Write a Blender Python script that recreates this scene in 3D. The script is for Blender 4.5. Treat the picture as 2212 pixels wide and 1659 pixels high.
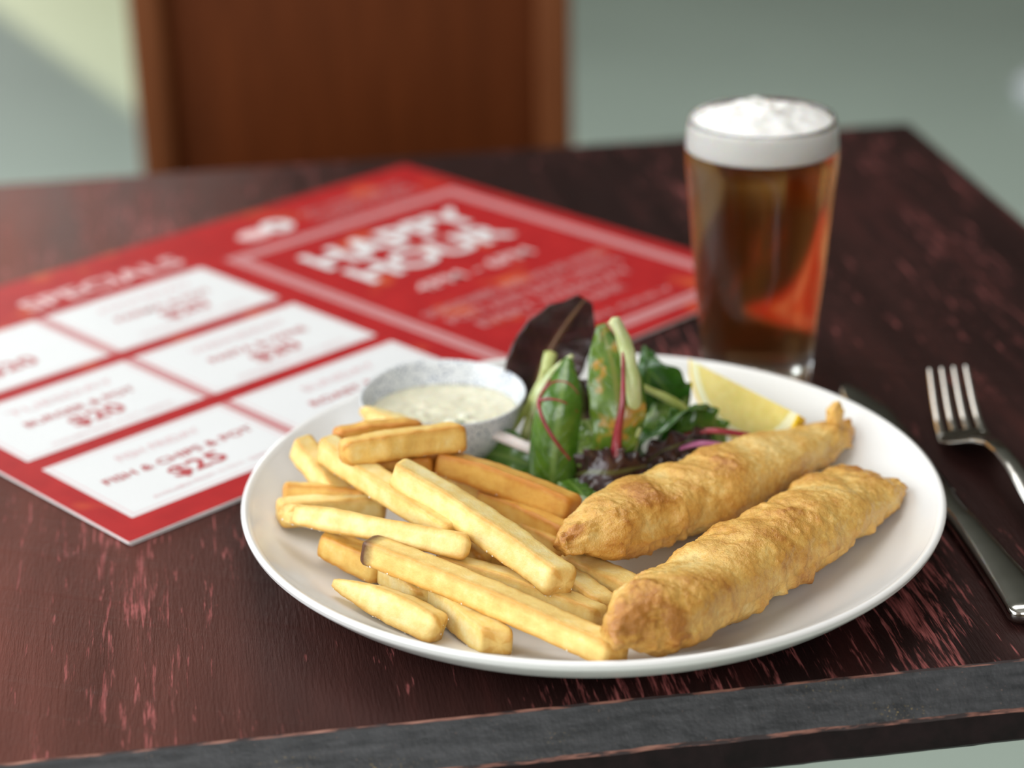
import bpy, bmesh, math, random
from mathutils import Vector, Matrix, noise
random.seed(7)
S = bpy.context.scene
for o in list(bpy.data.objects):
    bpy.data.objects.remove(o)
COL = S.collection
V = Vector
PI = math.pi

# ------------------------------------------------------------------ camera
cam_d = bpy.data.cameras.new('camera')
cam = bpy.data.objects.new('camera', cam_d)
COL.objects.link(cam)
cam_d.sensor_fit = 'HORIZONTAL'
cam_d.sensor_width = 36.0
cam_d.lens = 4619.47 / 2212 * 36.0
cR, cU, cD = V((0.98799, -0.152799, -0.022965)), V((0.080999, 0.385604, 0.919102)), V((0.131582, 0.909924, -0.39335))
cam.matrix_world = Matrix(((cR.x, cU.x, -cD.x, -0.14167), (cR.y, cU.y, -cD.y, -0.76319), (cR.z, cU.z, -cD.z, 0.40122), (0, 0, 0, 1)))
cam_d.clip_start = 0.02
cam_d.dof.use_dof = True
cam_d.dof.focus_distance = 0.795
cam_d.dof.aperture_fstop = 4.8
S.camera = cam

# ------------------------------------------------------------------ world, sun, window light, exposure
S.view_settings.view_transform = 'Standard'
S.view_settings.look = 'None'
S.view_settings.gamma = 1.0
S.view_settings.use_curve_mapping = False
S.view_settings.exposure = -0.10
S.cycles.max_bounces = 9
S.cycles.diffuse_bounces = 4
S.cycles.glossy_bounces = 4
S.cycles.transmission_bounces = 9
S.cycles.volume_bounces = 0
W = bpy.data.worlds.new('world')
S.world = W
W.use_nodes = True
W.node_tree.nodes['Background'].inputs[0].default_value = (0.75, 0.85, 1.0, 1)
W.node_tree.nodes['Background'].inputs[1].default_value = 0.6

FZ = -0.74                      # floor level (table top is z = 0)
RX0, RX1, RY0, RY1, CZ = -1.7, 4.0, -2.6, 6.6, 2.3
# window openings (wall_left: y0, y1, z0, z1; wall_far: x0, x1, z0, z1)
WIN_L = (-1.7, 2.3, 0.10, 1.75)
WIN_F = (-1.44, -0.75, 0.05, 1.95)
SKY = (-0.9, 0.9, 0.2, 2.2)      # skylight in the ceiling (x0, x1, y0, y1)
WIN_B = (-1.5, 0.6, 0.5, 2.1)   # shop window behind the camera

def area(name, loc, rot, sx, sy, power, col):
    d = bpy.data.lights.new(name, 'AREA'); d.shape = 'RECTANGLE'; d.size = sx; d.size_y = sy
    d.energy = power; d.color = col
    o = bpy.data.objects.new(name, d); COL.objects.link(o); o.location = loc; o.rotation_euler = rot
    return o
area('window_daylight_left', (RX0 - 0.05, (WIN_L[0] + WIN_L[1]) / 2, (WIN_L[2] + WIN_L[3]) / 2), (0, -PI / 2, 0), WIN_L[3] - WIN_L[2], WIN_L[1] - WIN_L[0], 98, (0.92, 0.97, 1.0))
area('window_daylight_front', ((WIN_B[0] + WIN_B[1]) / 2, RY0 - 0.05, (WIN_B[2] + WIN_B[3]) / 2), (PI / 2, 0, 0), WIN_B[1] - WIN_B[0], WIN_B[3] - WIN_B[2], 52, (0.98, 0.98, 0.98))
area('window_daylight_far', ((WIN_F[0] + WIN_F[1]) / 2, RY1 + 0.2, (WIN_F[2] + WIN_F[3]) / 2), (-PI / 2, 0, 0), 0.78, 1.9, 25, (0.95, 1.0, 0.95))
area('skylight_daylight', ((SKY[0] + SKY[1]) / 2, (SKY[2] + SKY[3]) / 2, CZ + 0.12), (0, 0, 0), SKY[1] - SKY[0], SKY[3] - SKY[2], 43, (1.0, 0.98, 0.95))
sun_d = bpy.data.lights.new('sun', 'SUN'); sun_d.energy = 2.6; sun_d.angle = 0.012; sun_d.color = (1.0, 0.93, 0.55)
sun = bpy.data.objects.new('sun', sun_d); COL.objects.link(sun)
sun.rotation_euler = V((0.276, -0.801, -0.53)).to_track_quat('-Z', 'Y').to_euler()
sun.location = (-3, 9, 5)

# ------------------------------------------------------------------ helpers
def new_mesh(name, verts, faces, smooth=True):
    me = bpy.data.meshes.new(name)
    me.from_pydata([tuple(v) for v in verts], [], faces)
    if smooth:
        me.polygons.foreach_set('use_smooth', [True] * len(me.polygons))
    me.update()
    return me

def obj(name, me, mat=None, parent=None, loc=None):
    o = bpy.data.objects.new(name, me)
    COL.objects.link(o)
    if mat is not None and me is not None:
        for m in (mat if isinstance(mat, (list, tuple)) else [mat]):
            me.materials.append(m)
    if parent is not None:
        o.parent = parent
        if parent.type == 'EMPTY' or True:
            o.matrix_parent_inverse = Matrix.Translation(-parent.location) if parent.parent is None else Matrix.Translation(-(parent.matrix_parent_inverse @ parent.location + (parent.parent.location if parent.parent else V())))
    if loc is not None:
        o.location = loc
    return o

def tag(o, label, cat, group=None, kind=None):
    o['label'] = label
    o['category'] = cat
    if group:
        o['group'] = group
    if kind:
        o['kind'] = kind
    return o

def struct(o):
    o['kind'] = 'structure'
    return o

def empty(name, loc, label, cat, group=None):
    o = bpy.data.objects.new(name, None)
    COL.objects.link(o)
    o.location = loc
    o.empty_display_size = 0.02
    return tag(o, label, cat, group)

def fattr(me, name, vals):
    a = me.attributes.new(name, 'FLOAT', 'POINT')
    a.data.foreach_set('value', vals)

def box_data(x0, x1, y0, y1, z0, z1):
    v = [(x0, y0, z0), (x1, y0, z0), (x1, y1, z0), (x0, y1, z0), (x0, y0, z1), (x1, y0, z1), (x1, y1, z1), (x0, y1, z1)]
    f = [(3, 2, 1, 0), (4, 5, 6, 7), (0, 1, 5, 4), (1, 2, 6, 5), (2, 3, 7, 6), (3, 0, 4, 7)]
    return v, f

def box_mesh(name, *b, bevel=0.0):
    v, f = box_data(*b)
    me = new_mesh(name, v, f, False)
    if bevel:
        bm = bmesh.new(); bm.from_mesh(me)
        bmesh.ops.bevel(bm, geom=bm.edges[:], offset=bevel, segments=3, profile=0.5, affect='EDGES')
        bm.to_mesh(me); bm.free()
        me.polygons.foreach_set('use_smooth', [True] * len(me.polygons))
        for e in me.edges:
            pass
    return me

def lathe(profile, n=96, close_bottom=False):
    """profile: list of (r, z); r==0 makes a pole."""
    vs, fs, rings = [], [], []
    for r, z in profile:
        if r < 1e-9:
            rings.append([len(vs)]); vs.append((0, 0, z))
        else:
            rings.append(list(range(len(vs), len(vs) + n)))
            for i in range(n):
                a = 2 * PI * i / n
                vs.append((r * math.cos(a), r * math.sin(a), z))
    for A, B in zip(rings[:-1], rings[1:]):
        if len(A) == 1 and len(B) == 1:
            continue
        for i in range(n):
            j = (i + 1) % n
            if len(A) == 1:
                fs.append((A[0], B[j], B[i]))
            elif len(B) == 1:
                fs.append((A[i], A[j], B[0]))
            else:
                fs.append((A[i], A[j], B[j], B[i]))
    return vs, fs

def smooth_profile(pts, sub=6):
    out = []
    n = len(pts)
    for i in range(n - 1):
        p0 = pts[max(i - 1, 0)]; p1 = pts[i]; p2 = pts[i + 1]; p3 = pts[min(i + 2, n - 1)]
        for k in range(sub):
            t = k / sub
            out.append(tuple(0.5 * ((2 * b) + (-a + c) * t + (2 * a - 5 * b + 4 * c - d) * t * t + (-a + 3 * b - 3 * c + d) * t ** 3) for a, b, c, d in zip(p0, p1, p2, p3)))
    out.append(tuple(pts[-1]))
    return out

def curve_pts(pts, n):
    """resample a Catmull-Rom through pts to n points, uniform in arc length"""
    dense = [V(p) for p in smooth_profile([tuple(p) for p in pts], 16)]
    L = [0.0]
    for a, b in zip(dense[:-1], dense[1:]):
        L.append(L[-1] + (b - a).length)
    out = []
    k = 0
    for i in range(n):
        s = L[-1] * i / (n - 1)
        while k < len(L) - 2 and L[k + 1] < s:
            k += 1
        t = (s - L[k]) / max(L[k + 1] - L[k], 1e-9)
        out.append(dense[k].lerp(dense[k + 1], min(max(t, 0), 1)))
    return out

def interp(tab, t):
    n = len(tab) - 1
    x = min(max(t, 0), 1) * n
    i = min(int(x), n - 1)
    return tab[i] + (tab[i + 1] - tab[i]) * (x - i)

def tube_mesh(name, pts, radii, nseg=40, nr=14, flat=1.0, up=(0, 0, 1), nz=0.0, nf=200):
    P = curve_pts(pts, nseg)
    vs, fs = [], []
    for i, p in enumerate(P):
        t = i / (nseg - 1)
        tan = (P[min(i + 1, nseg - 1)] - P[max(i - 1, 0)]).normalized()
        side = tan.cross(V(up))
        side = side.normalized() if side.length > 1e-6 else V((1, 0, 0))
        nn = side.cross(tan)
        r = interp(radii, t)
        for j in range(nr):
            a = 2 * PI * j / nr
            d = side * math.cos(a) + nn * math.sin(a) * flat
            q = p + d * r
            if nz:
                q += d * nz * noise.noise(q * nf)
            vs.append(q)
    for i in range(nseg - 1):
        for j in range(nr):
            k = (j + 1) % nr
            fs.append((i * nr + j, i * nr + k, (i + 1) * nr + k, (i + 1) * nr + j))
    c0, c1 = len(vs), len(vs) + 1
    vs.append(P[0] + (P[0] - P[1]).normalized() * interp(radii, 0) * 0.35)
    vs.append(P[-1] + (P[-1] - P[-2]).normalized() * interp(radii, 1) * 0.35)
    for j in range(nr):
        k = (j + 1) % nr
        fs.append((k, j, c0))
        fs.append(((nseg - 1) * nr + j, (nseg - 1) * nr + k, c1))
    return new_mesh(name, vs, fs)

# ------------------------------------------------------------------ materials
def mat(name):
    m = bpy.data.materials.new(name)
    m.use_nodes = True
    nt = m.node_tree
    return m, nt, nt.nodes['Principled BSDF']

def N(nt, kind, **kw):
    n = nt.nodes.new(kind)
    for k, v in kw.items():
        if k in n.inputs:
            n.inputs[k].default_value = v
        else:
            setattr(n, k, v)
    return n

def ramp(nt, fac, stops):
    r = nt.nodes.new('ShaderNodeValToRGB')
    e = r.color_ramp.elements
    e[0].position, e[0].color = stops[0][0], tuple(stops[0][1]) + (1,)
    e[1].position, e[1].color = stops[-1][0], tuple(stops[-1][1]) + (1,)
    for p, c in stops[1:-1]:
        x = e.new(p); x.color = tuple(c) + (1,)
    nt.links.new(fac, r.inputs['Fac'])
    return r.outputs['Color']

def g(v):
    return (v, v, v)

def coords(nt, scale=(1, 1, 1), kind='Object'):
    tc = nt.nodes.new('ShaderNodeTexCoord')
    mp = nt.nodes.new('ShaderNodeMapping')
    mp.inputs['Scale'].default_value = scale
    nt.links.new(tc.outputs[kind], mp.inputs['Vector'])
    return mp.outputs['Vector']

def noise_tex(nt, vec, scale, detail=4, rough=0.55, dist=0.0):
    n = N(nt, 'ShaderNodeTexNoise', Scale=scale, Detail=detail, Roughness=rough, Distortion=dist)
    nt.links.new(vec, n.inputs['Vector'])
    return n.outputs['Fac']

def mix(nt, fac, a, b, blend='MIX'):
    m = nt.nodes.new('ShaderNodeMix'); m.data_type = 'RGBA'; m.blend_type = blend
    for s, v in ((m.inputs['Factor'], fac), (m.inputs[6], a), (m.inputs[7], b)):
        if hasattr(v, 'is_linked') or hasattr(v, 'links'):
            nt.links.new(v, s)
        elif isinstance(v, (int, float)):
            s.default_value = v
        else:
            s.default_value = tuple(v) + (1,) if len(v) == 3 else v
    return m.outputs[2]

def math_n(nt, op, a, b=0.0):
    m = nt.nodes.new('ShaderNodeMath'); m.operation = op
    for s, v in ((m.inputs[0], a), (m.inputs[1], b)):
        if isinstance(v, (int, float)):
            s.default_value = v
        else:
            nt.links.new(v, s)
    return m.outputs[0]

def bump(nt, bsdf, h, strength=0.3, dist=0.001):
    b = N(nt, 'ShaderNodeBump', Strength=strength, Distance=dist)
    nt.links.new(h, b.inputs['Height'])
    nt.links.new(b.outputs['Normal'], bsdf.inputs['Normal'])
    return b

def simple(name, col, rough=0.5, metallic=0.0, nscale=0, var=0.08, bump_s=0.0, spec=0.5, sss=0.0):
    m, nt, b = mat(name)
    b.inputs['Roughness'].default_value = rough
    b.inputs['Metallic'].default_value = metallic
    b.inputs['Specular IOR Level'].default_value = spec
    if sss:
        b.inputs['Subsurface Weight'].default_value = sss
        b.inputs['Subsurface Radius'].default_value = (1.0, 0.6, 0.3)
        b.inputs['Subsurface Scale'].default_value = 0.003
    if nscale:
        f = noise_tex(nt, coords(nt), nscale, 5)
        lo = tuple(c * (1 - var) for c in col); hi = tuple(min(c * (1 + var), 1) for c in col)
        nt.links.new(ramp(nt, f, [(0.3, lo), (0.7, hi)]), b.inputs['Base Color'])
        if bump_s:
            bump(nt, b, f, bump_s)
    else:
        b.inputs['Base Color'].default_value = tuple(col) + (1,)
    return m

# table: dark stain rubbed through to a pinkish red undercoat, grain along Y
def make_table_mat():
    m, nt, b = mat('table_stain')
    # warp so the streaks wander a little
    base = coords(nt, (1, 1, 1))
    streak = noise_tex(nt, coords(nt, (250, 19, 250)), 1.0, 4, 0.6, 0.5)
    fine = noise_tex(nt, coords(nt, (760, 52, 760)), 1.0, 3, 0.65, 0.3)
    patch = noise_tex(nt, coords(nt, (13, 4.0, 13)), 1.0, 3, 0.55)
    s1 = math_n(nt, 'ADD', math_n(nt, 'MULTIPLY', streak, 0.56), math_n(nt, 'MULTIPLY', fine, 0.44))
    s2 = math_n(nt, 'ADD', s1, math_n(nt, 'MULTIPLY', math_n(nt, 'SUBTRACT', patch, 0.5), 0.50))
    worn = ramp(nt, s2, [(0.578, g(0)), (0.625, g(0.6)), (0.70, g(1))])
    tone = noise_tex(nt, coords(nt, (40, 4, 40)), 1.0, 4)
    # sheen at left and shade near the plate, painted into the colour along X
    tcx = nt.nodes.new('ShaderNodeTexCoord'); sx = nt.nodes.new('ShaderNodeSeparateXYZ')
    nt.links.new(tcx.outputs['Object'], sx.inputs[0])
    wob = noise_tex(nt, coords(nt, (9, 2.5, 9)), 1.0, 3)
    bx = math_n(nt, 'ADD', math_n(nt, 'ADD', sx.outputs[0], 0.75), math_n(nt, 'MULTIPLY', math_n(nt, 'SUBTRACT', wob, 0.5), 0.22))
    left_sheen = ramp(nt, bx, [(0.0, g(0.55)), (0.30, g(0.75)), (0.47, g(0.95)), (0.56, g(0.50)), (0.64, g(0.16)), (0.74, g(0.04)), (0.84, g(0.0)), (0.93, g(0.08)), (1.0, g(0.03)), ])
    bw = N(nt, 'ShaderNodeRGBToBW'); nt.links.new(left_sheen, bw.inputs[0])
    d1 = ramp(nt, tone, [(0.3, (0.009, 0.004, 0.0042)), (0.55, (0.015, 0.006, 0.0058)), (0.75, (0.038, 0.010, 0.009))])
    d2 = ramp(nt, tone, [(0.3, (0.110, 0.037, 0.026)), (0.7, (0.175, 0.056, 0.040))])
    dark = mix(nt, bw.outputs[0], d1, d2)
    under = ramp(nt, fine, [(0.35, (0.13, 0.030, 0.028)), (0.65, (0.34, 0.10, 0.092))])
    wf = N(nt, 'ShaderNodeRGBToBW'); nt.links.new(worn, wf.inputs[0])
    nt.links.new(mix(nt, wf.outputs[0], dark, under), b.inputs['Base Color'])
    rr = ramp(nt, tone, [(0.3, g(0.34)), (0.7, g(0.46))])
    nt.links.new(rr, b.inputs['Roughness'])
    b.inputs['Specular IOR Level'].default_value = 0.13
    b.inputs['Specular Tint'].default_value = (1.0, 0.72, 0.66, 1)
    h = math_n(nt, 'ADD', math_n(nt, 'MULTIPLY', fine, 0.8), math_n(nt, 'MULTIPLY', wf.outputs[0], -0.25))
    h2 = math_n(nt, 'ADD', h, math_n(nt, 'MULTIPLY', noise_tex(nt, coords(nt, (900, 160, 900)), 1.0, 2), 0.5))
    bump(nt, b, h2, 0.7, 0.0007)
    return m

def make_edge_mat():
    m, nt, b = mat('black_edge_paint')
    c = coords(nt)
    f = noise_tex(nt, c, 420, 4, 0.6)
    big = noise_tex(nt, coords(nt, (60, 300, 300)), 1.0, 3)
    sp = noise_tex(nt, c, 900, 2, 0.5)
    col = ramp(nt, big, [(0.35, (0.020, 0.021, 0.0225)), (0.7, (0.050, 0.050, 0.052))])
    fleck = ramp(nt, sp, [(0.70, g(0)), (0.76, g(1))])
    col = mix(nt, fleck, col, (0.12, 0.08, 0.06))
    area_ = ramp(nt, noise_tex(nt, coords(nt, (14, 60, 60)), 1.0, 2), [(0.60, g(0)), (0.72, g(1))])
    gold = ramp(nt, noise_tex(nt, coords(nt, (900, 1300, 1300)), 1.0, 1, 0.4), [(0.64, g(0)), (0.70, g(0.8))])
    gm = nt.nodes.new('ShaderNodeMix'); gm.data_type = 'RGBA'; gm.blend_type = 'MULTIPLY'; gm.inputs['Factor'].default_value = 1.0
    nt.links.new(area_, gm.inputs[6]); nt.links.new(gold, gm.inputs[7])
    nt.links.new(mix(nt, gm.outputs[2], col, (0.42, 0.30, 0.10)), b.inputs['Base Color'])
    b.inputs['Roughness'].default_value = 0.42
    bump(nt, b, f, 0.35, 0.0008)
    return m

def make_wear_mat():
    m, nt, b = mat('worn_edge_wood')
    f = noise_tex(nt, coords(nt, (70, 400, 400)), 1.0, 4)
    nt.links.new(ramp(nt, f, [(0.47, (0.022, 0.011, 0.010)), (0.56, (0.20, 0.08, 0.055)), (0.75, (0.36, 0.17, 0.12))]), b.inputs['Base Color'])
    b.inputs['Roughness'].default_value = 0.6
    bump(nt, b, f, 0.5, 0.001)
    return m

M_TABLE, M_EDGE, M_WEAR = make_table_mat(), make_edge_mat(), make_wear_mat()
M_SIDE = simple('dark_side_stain', (0.010, 0.0045, 0.005), 0.5, nscale=120, var=0.5, bump_s=0.4, spec=0.2)
M_FLOOR = simple('grey_green_floor', (0.46, 0.555, 0.48), 0.55, nscale=1.3, var=0.06)
M_WALL = simple('cream_wall_paint', (0.22, 0.17, 0.13), 0.8, nscale=3, var=0.03)
M_CEIL = simple('white_ceiling_paint', (0.40, 0.38, 0.35), 0.9, nscale=2, var=0.02)
M_FRAME = simple('dark_window_frame', (0.06, 0.05, 0.045), 0.5, nscale=20, var=0.2)
M_PLATE = simple('white_glazed_china', (0.77, 0.755, 0.725), 0.12, nscale=6, var=0.01, spec=0.5)

# ------------------------------------------------------------------ the room
def quad_wall(name, outer, holes_boxes, m):
    """wall as a set of slabs around its openings, joined into one mesh (boxes given as (x0,x1,y0,y1,z0,z1))"""
    vs, fs = [], []
    for b in holes_boxes:
        v, f = box_data(*b)
        k = len(vs)
        vs += v
        fs += [tuple(i + k for i in q) for q in f]
    return struct(obj(name, new_mesh(name, vs, fs, False), m))

T = 0.15
struct(obj('floor', box_mesh('floor', RX0 - T, RX1 + T, RY0 - T, RY1 + T, FZ - 0.1, FZ), M_FLOOR))

y0, y1, z0, z1 = WIN_L
quad_wall('wall_left', None, [(RX0 - T, RX0, RY0, y0, FZ, CZ), (RX0 - T, RX0, y1, RY1, FZ, CZ), (RX0 - T, RX0, y0, y1, FZ, z0), (RX0 - T, RX0, y0, y1, z1, CZ)], M_WALL)
x0, x1, z0, z1 = WIN_F
quad_wall('wall_far', None, [(RX0, x0, RY1, RY1 + T, FZ, CZ), (x1, RX1, RY1, RY1 + T, FZ, CZ), (x0, x1, RY1, RY1 + T, FZ, z0), (x0, x1, RY1, RY1 + T, z1, CZ)], M_WALL)
x0, x1, z0, z1 = WIN_B
quad_wall('wall_near', None, [(RX0, x0, RY0 - T, RY0, FZ, CZ), (x1, RX1, RY0 - T, RY0, FZ, CZ), (x0, x1, RY0 - T, RY0, FZ, z0), (x0, x1, RY0 - T, RY0, z1, CZ)], M_WALL)
x0, x1, y0, y1 = SKY
quad_wall('ceiling', None, [(RX0 - T, x0, RY0 - T, RY1 + T, CZ, CZ + 0.1), (x1, RX1 + T, RY0 - T, RY1 + T, CZ, CZ + 0.1), (x0, x1, RY0 - T, y0, CZ, CZ + 0.1), (x0, x1, y1, RY1 + T, CZ, CZ + 0.1)], M_CEIL)
struct(obj('wall_right', box_mesh('wall_right', RX1, RX1 + T, RY0, RY1, FZ, CZ), M_WALL))
# slim frames in the openings
def frame_bars(name, bars):
    e = bpy.data.objects.new(name, None); COL.objects.link(e); struct(e)
    for b in bars:
        obj('window_frame', box_mesh('window_frame', *b, bevel=0.004), M_FRAME, e)
y0, y1, z0, z1 = WIN_L
frame_bars('window_1', [(RX0 - 0.04, RX0 + 0.01, y0 + (y1 - y0) * k / 3 - 0.03, y0 + (y1 - y0) * k / 3 + 0.03, z0, z1) for k in range(4)] +
           [(RX0 - 0.04, RX0 + 0.01, y0, y1, zz - 0.03, zz + 0.03) for zz in (z0, z1)])
x0, x1, z0, z1 = WIN_B
frame_bars('window_2', [(x0 + (x1 - x0) * k / 2 - 0.03, x0 + (x1 - x0) * k / 2 + 0.03, RY0 - 0.04, RY0 + 0.01, z0, z1) for k in range(3)])

# ------------------------------------------------------------------ table
YN, YF, XR, XL = -0.1237, 0.5413, 0.3138, -0.74
def slab(name, x0, x1, y0, y1, ch, th):
    """top with a worn 45 degree chamfer; materials: 0 top, 1 chamfer, 2 side, 3 worn arris"""
    rng = random.Random(3)
    e = 0.0009
    # rings from the top face outwards/downwards: (outset, z)
    levels = [(0, 0.0), (e, -e * 0.55), (ch - 0.0006, -ch + 0.0006), (ch, -ch - e), (ch, -th + 0.002), (ch - 0.002, -th)]
    nx, ny = 220, 140
    def ring(o, z, jit):
        pts = []
        for i in range(nx):
            pts.append((x0 - o + (x1 - x0 + 2 * o) * i / nx, y0 - o))
        for i in range(ny):
            pts.append((x1 + o, y0 - o + (y1 - y0 + 2 * o) * i / ny))
        for i in range(nx):
            pts.append((x1 + o - (x1 - x0 + 2 * o) * i / nx, y1 + o))
        for i in range(ny):
            pts.append((x0 - o, y1 + o - (y1 - y0 + 2 * o) * i / ny))
        out = []
        for (x, y) in pts:
            n1 = noise.noise(V((x * 60, y * 60, z * 50 + jit))) * jit
            n2 = noise.noise(V((x * 240, y * 240, 5 + jit))) * jit * 0.6
            out.append((x, y + n1, z + n2))
        return out
    vs, fs, mi = [], [], []
    n = 2 * (nx + ny)
    js = [0.0004, 0.0004, 0.0006, 0.0007, 0.0005, 0.0005]
    for (o, z), j in zip(levels, js):
        vs += ring(o, z, j)
    mats = [3, 1, 3, 2, 2]
    for k in range(len(levels) - 1):
        for i in range(n):
            j = (i + 1) % n
            fs.append(((k + 1) * n + i, (k + 1) * n + j, k * n + j, k * n + i)); mi.append(mats[k])
    fs.append(tuple(range(n))); mi.append(0)
    fs.append(tuple(reversed(range((len(levels) - 1) * n, len(levels) * n)))); mi.append(2)
    me = new_mesh(name, vs, fs, False)
    me.polygons.foreach_set('material_index', mi)
    return me
table = empty('table', ((XL + XR) / 2, (YN + YF) / 2, FZ), 'dark stained wooden table with pink streaks rubbed through and a black edge', 'table')
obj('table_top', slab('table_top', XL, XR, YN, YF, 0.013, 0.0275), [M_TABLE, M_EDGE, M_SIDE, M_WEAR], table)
for lx in (-0.52, 0.04):
    obj('pedestal', box_mesh('pedestal', lx - 0.035, lx + 0.035, 0.17, 0.24, FZ + 0.04, -0.06, bevel=0.004), M_SIDE, table)
    obj('foot', box_mesh('foot', lx - 0.04, lx + 0.04, -0.06, 0.47, FZ, FZ + 0.04, bevel=0.006), M_SIDE, table)
    obj('bearer', box_mesh('bearer', lx - 0.03, lx + 0.03, 0.0, 0.42, -0.06, -0.0275, bevel=0.004), M_SIDE, table)

# ------------------------------------------------------------------ chair behind the table
def make_wood(name, a, b_, rough=0.35, scale=(90, 90, 5)):
    m, nt, b = mat(name)
    f = noise_tex(nt, coords(nt, scale), 1.0, 4, 0.6, 0.4)
    nt.links.new(ramp(nt, f, [(0.3, a), (0.7, b_)]), b.inputs['Base Color'])
    b.inputs['Roughness'].default_value = rough
    b.inputs['Specular IOR Level'].default_value = 0.1
    bump(nt, b, f, 0.15, 0.001)
    return m
M_CHAIR = make_wood('brown_chair_wood', (0.078, 0.018, 0.004), (0.118, 0.028, 0.0065), 0.5)
M_CHAIR2 = make_wood('brown_chair_stile_wood', (0.12, 0.036, 0.011), (0.17, 0.055, 0.018), 0.5)
chair = empty('wooden_chair', (0.0, 1.0, FZ), 'brown wooden chair with a solid panel back, behind the table', 'chair')
CY = 1.19                       # plane of the back
SK = -0.056 / 0.374             # the chair is turned slightly
def cbox(name, x0, x1, y0, y1, z0, z1, m, bev=0.006):
    me = box_mesh(name, x0, x1, y0, y1, z0, z1, bevel=bev)
    a = math.atan(SK)
    R = Matrix.Translation((0, CY + 0.02, 0)) @ Matrix.Rotation(a, 4, 'Z')
    me.transform(R)
    return obj(name, me, m, chair)
for sx in (-1, 1):
    cbox('rear_leg', sx * 0.189 - 0.0165, sx * 0.189 + 0.0165, -0.018, 0.02, FZ, 0.15, M_CHAIR2)
    cbox('front_leg', sx * 0.185 - 0.019, sx * 0.185 + 0.019, -0.42, -0.38, FZ, FZ + 0.43, M_CHAIR2)
    cbox('side_rail', sx * 0.185 - 0.01, sx * 0.185 + 0.01, -0.38, -0.018, FZ + 0.36, FZ + 0.42, M_CHAIR)
cbox('backrest', -0.1725, 0.1725, 0.0, 0.016, FZ + 0.50, 0.12, M_CHAIR, 0.003)
cbox('top_rail', -0.206, 0.206, -0.016, 0.022, 0.10, 0.17, M_CHAIR2)
cbox('seat', -0.21, 0.21, -0.44, -0.021, FZ + 0.43, FZ + 0.46, M_CHAIR, 0.008)
cbox('stretcher', -0.166, 0.166, -0.408, -0.392, FZ + 0.2, FZ + 0.23, M_CHAIR, 0.003)

# crumpled scrap on the floor, right
def lump(name, r, amp, f, seed, sq=(1, 1, 1), sub=4):
    bm = bmesh.new()
    bmesh.ops.create_icosphere(bm, subdivisions=sub, radius=1.0)
    for v in bm.verts:
        d = v.co.normalized()
        k = 1 + amp * noise.noise(d * f + V((seed, 0, 0))) + amp * 0.6 * abs(noise.noise(d * f * 2.3 + V((0, seed, 0))))
        v.co = V((d.x * sq[0], d.y * sq[1], d.z * sq[2])) * r * k
    me = bpy.data.meshes.new(name)
    bm.to_mesh(me); bm.free()
    me.polygons.foreach_set('use_smooth', [True] * len(me.polygons))
    return me
M_PAPER = simple('white_paper', (0.75, 0.78, 0.82), 0.8, nscale=60, var=0.05, bump_s=0.3)
tag(obj('paper_scrap', lump('paper_scrap', 0.04, 0.35, 2.2, 4.0, (1.1, 0.9, 0.8)), M_PAPER, None, (1.445, 3.02, FZ + 0.028)), 'small crumpled white paper on the grey floor beyond the table', 'paper')

# ------------------------------------------------------------------ menu
MX, MY, MA, MW, MH = -0.1036, 0.2743, 0.6183, 0.4189, 0.3026
menu = empty('menu', (MX, MY, 0), 'red and white printed specials menu card lying on the table', 'menu')
MT = Matrix.Translation((MX, MY, 0)) @ Matrix.Rotation(MA, 4, 'Z')
def make_red():
    m, nt, b = mat('red_menu_print')
    f = noise_tex(nt, coords(nt), 26, 2, 0.45)
    f2 = noise_tex(nt, coords(nt, (1, 1, 1)), 70, 2, 0.5)
    a = ramp(nt, f, [(0.60, g(0)), (0.72, g(0.75))])
    c = ramp(nt, f2, [(0.35, (0.33, 0.010, 0.012)), (0.7, (0.385, 0.014, 0.015))])
    nt.links.new(mix(nt, a, c, (0.58, 0.12, 0.035)), b.inputs['Base Color'])
    b.inputs['Roughness'].default_value = 0.42
    b.inputs['Specular IOR Level'].default_value = 0.16
    return m
M_RED = make_red()
M_MWHITE = simple('white_menu_print', (0.68, 0.68, 0.67), 0.4, nscale=30, var=0.01)
M_MPINK = simple('pale_menu_print', (0.72, 0.50, 0.49), 0.35)
M_MROSE = simple('rose_menu_print', (0.50, 0.235, 0.235), 0.42, spec=0.25)
M_MTEXT = simple('red_menu_lettering', (0.40, 0.02, 0.025), 0.4)
M_MTEXT2 = simple('pale_red_menu_lettering', (0.62, 0.36, 0.37), 0.4)
M_CARD = simple('white_card_edge', (0.66, 0.62, 0.60), 0.6, nscale=80, var=0.1)
ZT = 0.0022
def sheet(name, z0, z1, m, inset=0.0, rot=0.0, dx=0.0):
    w, h = MW / 2 - inset, MH / 2 - inset
    me = box_mesh(name, -w + dx, w + dx, -h, h, z0, z1)
    me.transform(MT @ Matrix.Rotation(rot, 4, 'Z'))
    return obj(name, me, m, menu)
sheet('back_sheet', 0.0002, 0.0009, M_CARD, 0.0008, 0.003)
sheet('front_sheet', 0.0011, ZT - 0.0003, M_CARD)
sheet('printed_face', ZT - 0.0003, ZT, M_RED, 0.0006)
def muv(u, v):                  # mm from the top left corner of the card
    return (u / 1000 - MW / 2, MH / 2 - v / 1000)
def mpanel(name, u0, v0, u1, v1, m, dz=0.0001, th=0.00012, parent=None):
    (a, b), (c, d) = muv(u0, v1), muv(u1, v0)
    me = box_mesh(name, a, c, b, d, ZT + dz - th, ZT + dz)
    me.transform(MT)
    return obj(name, me, m, parent or menu)
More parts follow.
